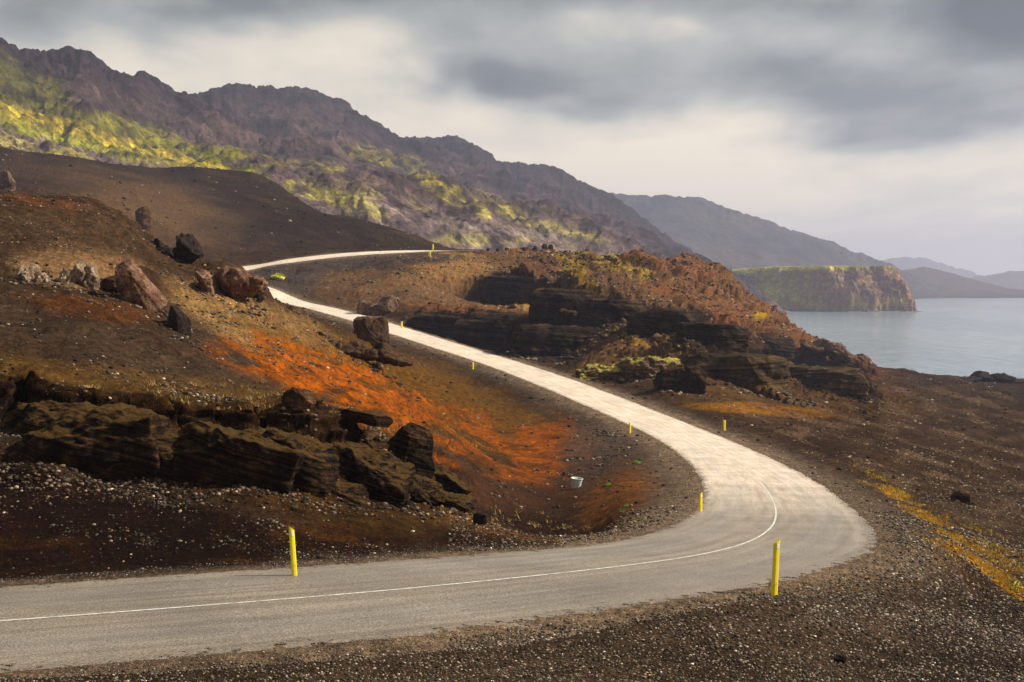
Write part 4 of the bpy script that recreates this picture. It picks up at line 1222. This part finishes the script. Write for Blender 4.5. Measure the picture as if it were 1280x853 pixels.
# lichen and dry grass clumps along the edge of the gravel
def tufts(name, n_want, prob, hpx, mat, seed, rgb):
    r = np.random.RandomState(seed)
    w = prob.ravel().astype(float); w /= w.sum()
    idx = r.choice(w.size, n_want, p=w)
    vs, fs, cs = [], [], []
    for q, i in enumerate(idx):
        x, y, z = X1.ravel()[i], Y1.ravel()[i], Z1.ravel()[i]
        h = hpx * r.uniform(.5, 1.3) / F * y
        c_ = np.array(rgb[r.randint(len(rgb))]) * r.uniform(.7, 1.3)
        for b in range(9):
            th = r.uniform(0, 6.28); ln = r.uniform(.3, 1.0) * h; bx, by = r.normal(0, h * .35, 2)
            dx, dy = math.cos(th) * h * .12, math.sin(th) * h * .12
            lx, ly = r.normal(0, h * .4, 2)
            k0 = len(vs)
            vs += [(x + bx - dx, y + by - dy, z - h * .1), (x + bx + dx, y + by + dy, z - h * .1), (x + bx + lx, y + by + ly, z + ln)]
            fs.append((k0, k0 + 1, k0 + 2)); cs += [c_ * .7, c_ * .7, c_ * 1.1]
    return raw_mesh(name, vs, fs, np.array(cs).clip(0, .8), mat, 'stuff', smooth=False)


pl = infr * (B(1190, 672, 150, 8, 38, dmin=30, dmax=90) + .35 * B(1240, 700, 110, 26, 30, dmin=34, dmax=90) + .15 * B(1080, 600, 40, 10, 30))
pl = pl * sstep(-.1, .3, n_a)
tufts('grass', 2000, pl, 4, M_stone, 811, [(.55, .32, .03), (.45, .22, .02), (.62, .45, .05)])
pl2 = infr * off * flat * (.5 * B(330, 520, 200, 30, 8) + .3 * B(640, 650, 100, 12, 10) + .5 * B(600, 322, 60, 5, 0, dmin=300) + .12 * B(1020, 730, 70, 20))
tufts('grass', 500, pl2, 6, M_stone, 812, [(.42, .28, .09), (.30, .18, .05)])

# ------------------------------------------------------------------ small plants
def cushion(name, label, u, v, wpx, rgb, seed):
    p = hit(u, v); s = wpx / F * p[1] / 2
    r = np.random.RandomState(seed)
    e = empty(name, tuple(p))
    co, fa = rock_mesh('', (s, s, s * .5), seed, n=3, cuts=3, rough=.3, blocky=.1)
    vs = list(map(tuple, co)); 
    T = NT('moss ' + str(seed)); g_ = T.n('ShaderNodeTexCoord'); n_ = T.n('ShaderNodeTexNoise', _Scale=3.0 / s, _Detail=5.0); T.l(g_.outputs['Object'], n_.inputs['Vector'])
    T.l(T.ramp(n_.outputs[0], [(0.3, tuple(c * .5 for c in rgb)), (0.7, tuple(min(.8, c * 1.4) for c in rgb))]), T.b.inputs['Base Color']); T.b.inputs['Roughness'].default_value = .9
    raw_mesh('cushion', co, fa, None, T.m, parent=e)
    lv, lf = [], []
    for b in range(160):
        ph = r.uniform(0, 6.28); el = r.uniform(.1, 1.5)
        d_ = np.array([math.cos(ph) * math.cos(el), math.sin(ph) * math.cos(el), math.sin(el) * .6])
        b0 = d_ * s * .85; side = np.cross(d_, r.normal(size=3)); side *= s * .09 / np.linalg.norm(side)
        tip = d_ * s * r.uniform(1.1, 1.5) + r.normal(0, s * .08, 3)
        k0 = len(lv); lv += [b0 - side, b0 + side, tip]; lf.append((k0, k0 + 1, k0 + 2))
    raw_mesh('leaves', lv, lf, None, T.m, smooth=False, parent=e)
    tag(e, label, 'plant')
    return e


cushion('moss_clump', 'bright green clump beside the inner road edge behind the pale pipe', 797, 579, 9, (.16, .36, .03), 1)
cushion('moss_clump', 'bright green clump just right of the pale pipe in the hollow', 760, 607, 9, (.20, .38, .03), 2)
cushion('moss_clump', 'green clump low on the rusty side of the hollow', 778, 641, 10, (.12, .26, .03), 3)
cushion('moss_clump', 'yellow green clump just above the lowest green clump of the hollow', 784, 633, 7, (.30, .36, .04), 4)
cushion('moss_clump', 'olive clump nearest the inner side of the bend', 803, 648, 6, (.20, .30, .04), 5)
cushion('moss_clump', 'yellow moss clump on the dark embankment under the upper road', 348, 348, 16, (.60, .60, .05), 6)
cushion('moss_clump', 'large yellow moss cushion below the lichen strip at the right edge', 1266, 732, 22, (.42, .34, .05), 7)
cushion('moss_clump', 'small yellow moss clump at the top of the black bank by the overhang', 725, 402, 8, (.55, .48, .05), 8)

# ------------------------------------------------------------------ marker posts
T = NT('yellow plastic'); tcn = T.n('ShaderNodeTexCoord')
nn = T.n('ShaderNodeTexNoise', _Scale=6.0, _Detail=6.0, _Roughness=.7); T.l(tcn.outputs['Object'], nn.inputs['Vector'])
T.l(T.ramp(nn.outputs[0], [(0.3, (.42, .30, .02)), (0.40, (.80, .62, .008)), (0.75, (.90, .74, .012))]), T.b.inputs['Base Color'])
T.b.inputs['Roughness'].default_value = .45
M_yel = T.m
T = NT('white reflector'); T.b.inputs['Base Color'].default_value = (.85, .85, .8, 1); T.b.inputs['Roughness'].default_value = .2
nn = T.n('ShaderNodeTexVoronoi', _Scale=160.0); bp = T.n('ShaderNodeBump', _Strength=.5, _Distance=.002); T.l(nn.outputs['Distance'], bp.inputs['Height']); T.l(bp.outputs[0], T.b.inputs['Normal'])
M_ref = T.m


def post_parts(root, w, dpt, h, slant):
    # shallow rounded channel section, sloping cut at the top
    prof = [(-.5, 0), (-.5, .5), (-.42, .8), (-.2, 1), (.2, 1), (.42, .8), (.5, .5), (.5, 0), (.36, -.0), (.3, .35), (-.3, .35), (-.36, -.0)]
    prof = [(a * w, -b * dpt) for a, b in prof]
    n = len(prof); co = []
    lev = [-.25, 0, .3, .6, .9, 1.0]
    for k_ in lev:
        for a, b in prof:
            zt = h * k_
            if k_ == 1.0: zt = h - 0.09 * (0.5 - slant * a / w)
            tw = 1 - .06 * max(k_, 0)
            co.append((a * tw, b * tw, zt))
    fa = []
    for r_ in range(len(lev) - 1):
        for i in range(n):
            j = (i + 1) % n
            fa.append((r_ * n + i, r_ * n + j, (r_ + 1) * n + j, (r_ + 1) * n + i))
    me = bpy.data.meshes.new('post')
    top = (len(lev) - 1) * n
    me.from_pydata(co, [], fa + [tuple(top + i for i in range(n))])
    me.materials.append(M_yel); me.update()
    o = bpy.data.objects.new('post', me); C.objects.link(o); o.parent = root
    bm = bmesh.new(); bmesh.ops.create_cube(bm, size=1)
    bmesh.ops.scale(bm, vec=(w * .42, .008, .085), verts=bm.verts)
    bmesh.ops.bevel(bm, geom=bm.edges[:], offset=.003, segments=2, affect='EDGES')
    me = bpy.data.meshes.new('reflector'); bm.to_mesh(me); bm.free(); me.materials.append(M_ref)
    o2 = bpy.data.objects.new('reflector', me); C.objects.link(o2); o2.parent = root
    o2.location = (0, -dpt * .95 - .004, h - .15)
    # a collar of soil at its foot
    return root


def add_post(u, v, hpx, wpx, label, lean, rz, slant):
    p = hit(u, v)
    e = empty('marker_post', (p[0], p[1], p[2]))
    h = hpx / F * p[1]; w = max(wpx / F * p[1], .10)
    post_parts(e, w, w * .42, h, slant)
    e.rotation_euler = (0, lean, rz + .45)
    tag(e, label, 'marker post', 'yellow marker posts along the road')
    return e


add_post(967, 745, 72, 9, 'tallest yellow marker post on the gravel at the outside of the near bend', .055, .1, 1)
add_post(368, 721, 65, 7.2, 'yellow marker post at the foot of the dark bank beside the near road', -.065, .15, -1)
add_post(875, 640, 25, 5.2, 'yellow marker post on the inside of the sharp bend', 0.02, .2, 1)
add_post(787, 542, 13, 3.4, 'small yellow marker post on the inner edge of the far straight above the bend', 0.02, .3, -1)
add_post(905, 539, 14, 4.0, 'yellow marker post on the outer edge of the road before the right slope', 0.0, .2, -1)
add_post(591, 462, 9, 2.6, 'tiny yellow marker post on the near side of the far straight', 0, .3, 1)
add_post(502, 411, 9, 2.6, 'tiny yellow marker post on the far side of the road by the blocky boulder', 0, .3, 1)
add_post(537, 321, 7, 2.8, 'tiny yellow marker post on the near side of the upper road', 0, 0, 1)
x, y, z = unproj(541, 312, 400)
add_post(541, 312.5, 7, 2.4, 'tiny yellow marker post on the far side of the upper road', 0, 0, 1)

# ------------------------------------------------------------------ pale pipe end in the hollow
p = hit(720, 610)
T = NT('pale weathered plastic'); tcn = T.n('ShaderNodeTexCoord')
nn = T.n('ShaderNodeTexNoise', _Scale=4.0, _Detail=6.0, _Roughness=.7); T.l(tcn.outputs['Object'], nn.inputs['Vector'])
T.l(T.ramp(nn.outputs[0], [(0.35, (.30, .42, .33)), (0.6, (.62, .68, .60))]), T.b.inputs['Base Color']); T.b.inputs['Roughness'].default_value = .5
M_pipe = T.m
e = empty('drain_pipe', (p[0], p[1], p[2] - .05))
rw = 15 / F * p[1] / 2
NS = 28


def ringmesh(name, rings):
    co, fa = [], []
    for (r_, z_) in rings:
        for i in range(NS):
            a_ = 2 * math.pi * i / NS; co.append((r_ * math.cos(a_), r_ * math.sin(a_), z_))
    for k_ in range(len(rings) - 1):
        for i in range(NS):
            j = (i + 1) % NS; fa.append((k_ * NS + i, k_ * NS + j, (k_ + 1) * NS + j, (k_ + 1) * NS + i))
    return raw_mesh(name, co, fa, None, M_pipe, parent=e)


hh = 13 / F * p[1]
rr = [(rw * .72, 0)]
for k_ in range(1, 9):
    rr += [(rw * (.72 + .26 * k_ / 9) * (1.02 if k_ % 2 else .985), hh * k_ / 9)]
rr += [(rw * .98, hh), (rw * .90, hh), (rw * .62, .02)]
ringmesh('pipe_wall', rr)
ringmesh('pipe_rim', [(rw * .96, hh * .95), (rw * 1.05, hh * .95), (rw * 1.05, hh * 1.01), (rw * .93, hh * 1.01), (rw * .93, hh * .95)])
e.rotation_euler = (.10, .06, .4)
tag(e, 'pale greenish pipe end standing in the hollow inside the bend', 'drain pipe')

# ------------------------------------------------------------------ haze
HZ0, HZ1 = -60.0, 400.0
cv = [(x, y, z) for z in (HZ0, HZ1) for y in (-120, 14500) for x in (-9000, 11000)]
hf = [(0, 2, 3, 1), (4, 5, 7, 6), (0, 1, 5, 4), (2, 6, 7, 3), (0, 4, 6, 2), (1, 3, 7, 5)]
me = bpy.data.meshes.new('haze'); me.from_pydata(cv, [], hf); me.update()
hz = bpy.data.objects.new('haze', me); C.objects.link(hz); hz['kind'] = 'stuff'
m = bpy.data.materials.new('haze'); m.use_nodes = True; nt = m.node_tree; nt.nodes.clear()
o_ = nt.nodes.new('ShaderNodeOutputMaterial'); vol = nt.nodes.new('ShaderNodeVolumePrincipled')
vol.inputs['Color'].default_value = (.74, .77, 1.0, 1); vol.inputs['Density'].default_value = 1.45e-4
vol.inputs['Anisotropy'].default_value = 0.25
nt.links.new(vol.outputs[0], o_.inputs['Volume']); me.materials.append(m)

# ------------------------------------------------------------------ sky and sun
SUN_EL, SUN_AZ = math.radians(38), math.radians(80)      # azimuth to the right of the view
sun_dir = np.array([math.sin(SUN_AZ) * math.cos(SUN_EL), math.cos(SUN_AZ) * math.cos(SUN_EL), math.sin(SUN_EL)])
sd = bpy.data.lights.new('sun', 'SUN'); sd.energy = 5.0; sd.angle = math.radians(2.5); sd.color = (1.0, .93, .82)
so = bpy.data.objects.new('sun', sd); C.objects.link(so)
so.rotation_euler = (math.radians(90) - SUN_EL, 0, -SUN_AZ + math.pi)
# lamp looks along -Z; aim it by quaternion instead
from mathutils import Vector
so.rotation_euler = Vector(tuple(-sun_dir)).to_track_quat('-Z', 'Y').to_euler()
so.location = tuple(sun_dir * 300)

w = bpy.data.worlds.new('World'); bpy.context.scene.world = w; w.use_nodes = True
wt = w.node_tree; wt.nodes.clear()


class WN(NT):
    def __init__(s): s.t = wt


K = WN()
out = K.n('ShaderNodeOutputWorld'); bg = K.n('ShaderNodeBackground'); K.l(bg.outputs[0], out.inputs[0])
sky = K.n('ShaderNodeTexSky', sky_type='NISHITA', sun_disc=False, sun_elevation=SUN_EL, sun_rotation=SUN_AZ)
tc = K.n('ShaderNodeTexCoord'); D = tc.outputs['Generated']
sx = K.n('ShaderNodeSeparateXYZ'); K.l(D, sx.inputs[0])
yy = K.math('MAXIMUM', sx.outputs[1], 0.15)
a = K.math('DIVIDE', sx.outputs[0], yy); s = K.math('DIVIDE', sx.outputs[2], yy)
# cloud texture on a flat ceiling: perspective stretches it towards the horizon
zc = K.math('ADD', K.math('MAXIMUM', sx.outputs[2], 0.0), 0.10)
cx = K.math('DIVIDE', sx.outputs[0], zc); cy = K.math('DIVIDE', sx.outputs[1], zc)
cb = K.n('ShaderNodeCombineXYZ'); K.l(cx, cb.inputs[0]); K.l(K.math('MULTIPLY', cy, .55), cb.inputs[1])
n1 = K.n('ShaderNodeTexNoise', _Scale=1.15, _Detail=3.0, _Roughness=.5); K.l(cb.outputs[0], n1.inputs['Vector'])
n2 = K.n('ShaderNodeTexNoise', _Scale=7.0, _Detail=3.0, _Roughness=.5); K.l(D, n2.inputs['Vector'])


def gblob(u, v, ru, rv, k, n=0.5):
    a0 = (u - 640) / F; s0 = (358 - v) / F
    p = K.math('DIVIDE', K.math('SUBTRACT', K.math('ADD', a, K.math('MULTIPLY', K.math('SUBTRACT', n2.outputs[0], .5), .25)), a0), ru / F)
    q = K.math('DIVIDE', K.math('SUBTRACT', K.math('ADD', s, K.math('MULTIPLY', K.math('SUBTRACT', n1.outputs[0], .5), .07)), s0), rv / F)
    r2 = K.math('ADD', K.math('MULTIPLY', p, p), K.math('MULTIPLY', q, q))
    g = K.math('EXPONENT', K.math('MULTIPLY', r2, -1.0))
    return K.math('MULTIPLY', g, k)


tot = None
for b in [(620, 108, 110, 36, .50), (930, 100, 200, 38, .34), (1180, 135, 200, 36, .36), (560, 12, 420, 40, .16), (330, 10, 120, 25, .25), (1230, 250, 120, 28, .16), (960, 10, 300, 22, .16),
          (1300, 15, 130, 60, .80), (0, 10, 80, 50, .2), (200, 70, 180, 40, -.26), (780, 30, 60, 20, -.12), (850, 220, 360, 60, -.24), (420, 130, 200, 40, -.12)]:
    g = gblob(*b); tot = g if tot is None else K.math('ADD', tot, g)
up = K.math('MINIMUM', K.math('MULTIPLY', K.math('MAXIMUM', sx.outputs[2], -0.05), 1.6), 0.64)
dk = K.math('ADD', K.math('ADD', tot, up), K.math('MULTIPLY', K.math('SUBTRACT', n1.outputs[0], .5), .55))
n3 = K.n('ShaderNodeTexNoise', _Scale=3.4, _Detail=6.0, _Roughness=.6); K.l(cb.outputs[0], n3.inputs['Vector'])
dk = K.math('ADD', dk, K.math('MULTIPLY', K.math('SUBTRACT', n3.outputs[0], .5), .44))
dk = K.math('ADD', dk, 0.05, clamp=True)
cl = K.ramp(dk, [(0.0, (.84, .73, .56)), (0.22, (.63, .575, .47)), (0.40, (.345, .355, .33)), (0.64, (.145, .165, .165)), (1.0, (.055, .068, .075))])
cl = K.mix(1.0, cl, (1.0, 1.0, 1.0), 'MULTIPLY')
skc = K.mix(1.0, sky.outputs[0], (0.09, 0.09, 0.09), 'MULTIPLY')
cl = K.mix(K.math('MULTIPLY', sx.outputs[1], -2.5, clamp=True), cl, (.32, .31, .30))  # unseen sky behind the camera, set to even grey to shape the light
fin = K.mix(0.95, skc, cl)
K.l(fin, bg.inputs[0]); bg.inputs[1].default_value = 1.0

sc_ = bpy.context.scene
sc_.view_settings.view_transform = 'Standard'
try: sc_.view_settings.look = 'None'
except Exception: pass
sc_.view_settings.exposure = 0.45; sc_.view_settings.gamma = 1.0
sc_.cycles.max_bounces = 5; sc_.cycles.diffuse_bounces = 2; sc_.cycles.glossy_bounces = 2; sc_.cycles.volume_bounces = 0
sc_.cycles.use_denoising = True
print('scene built')
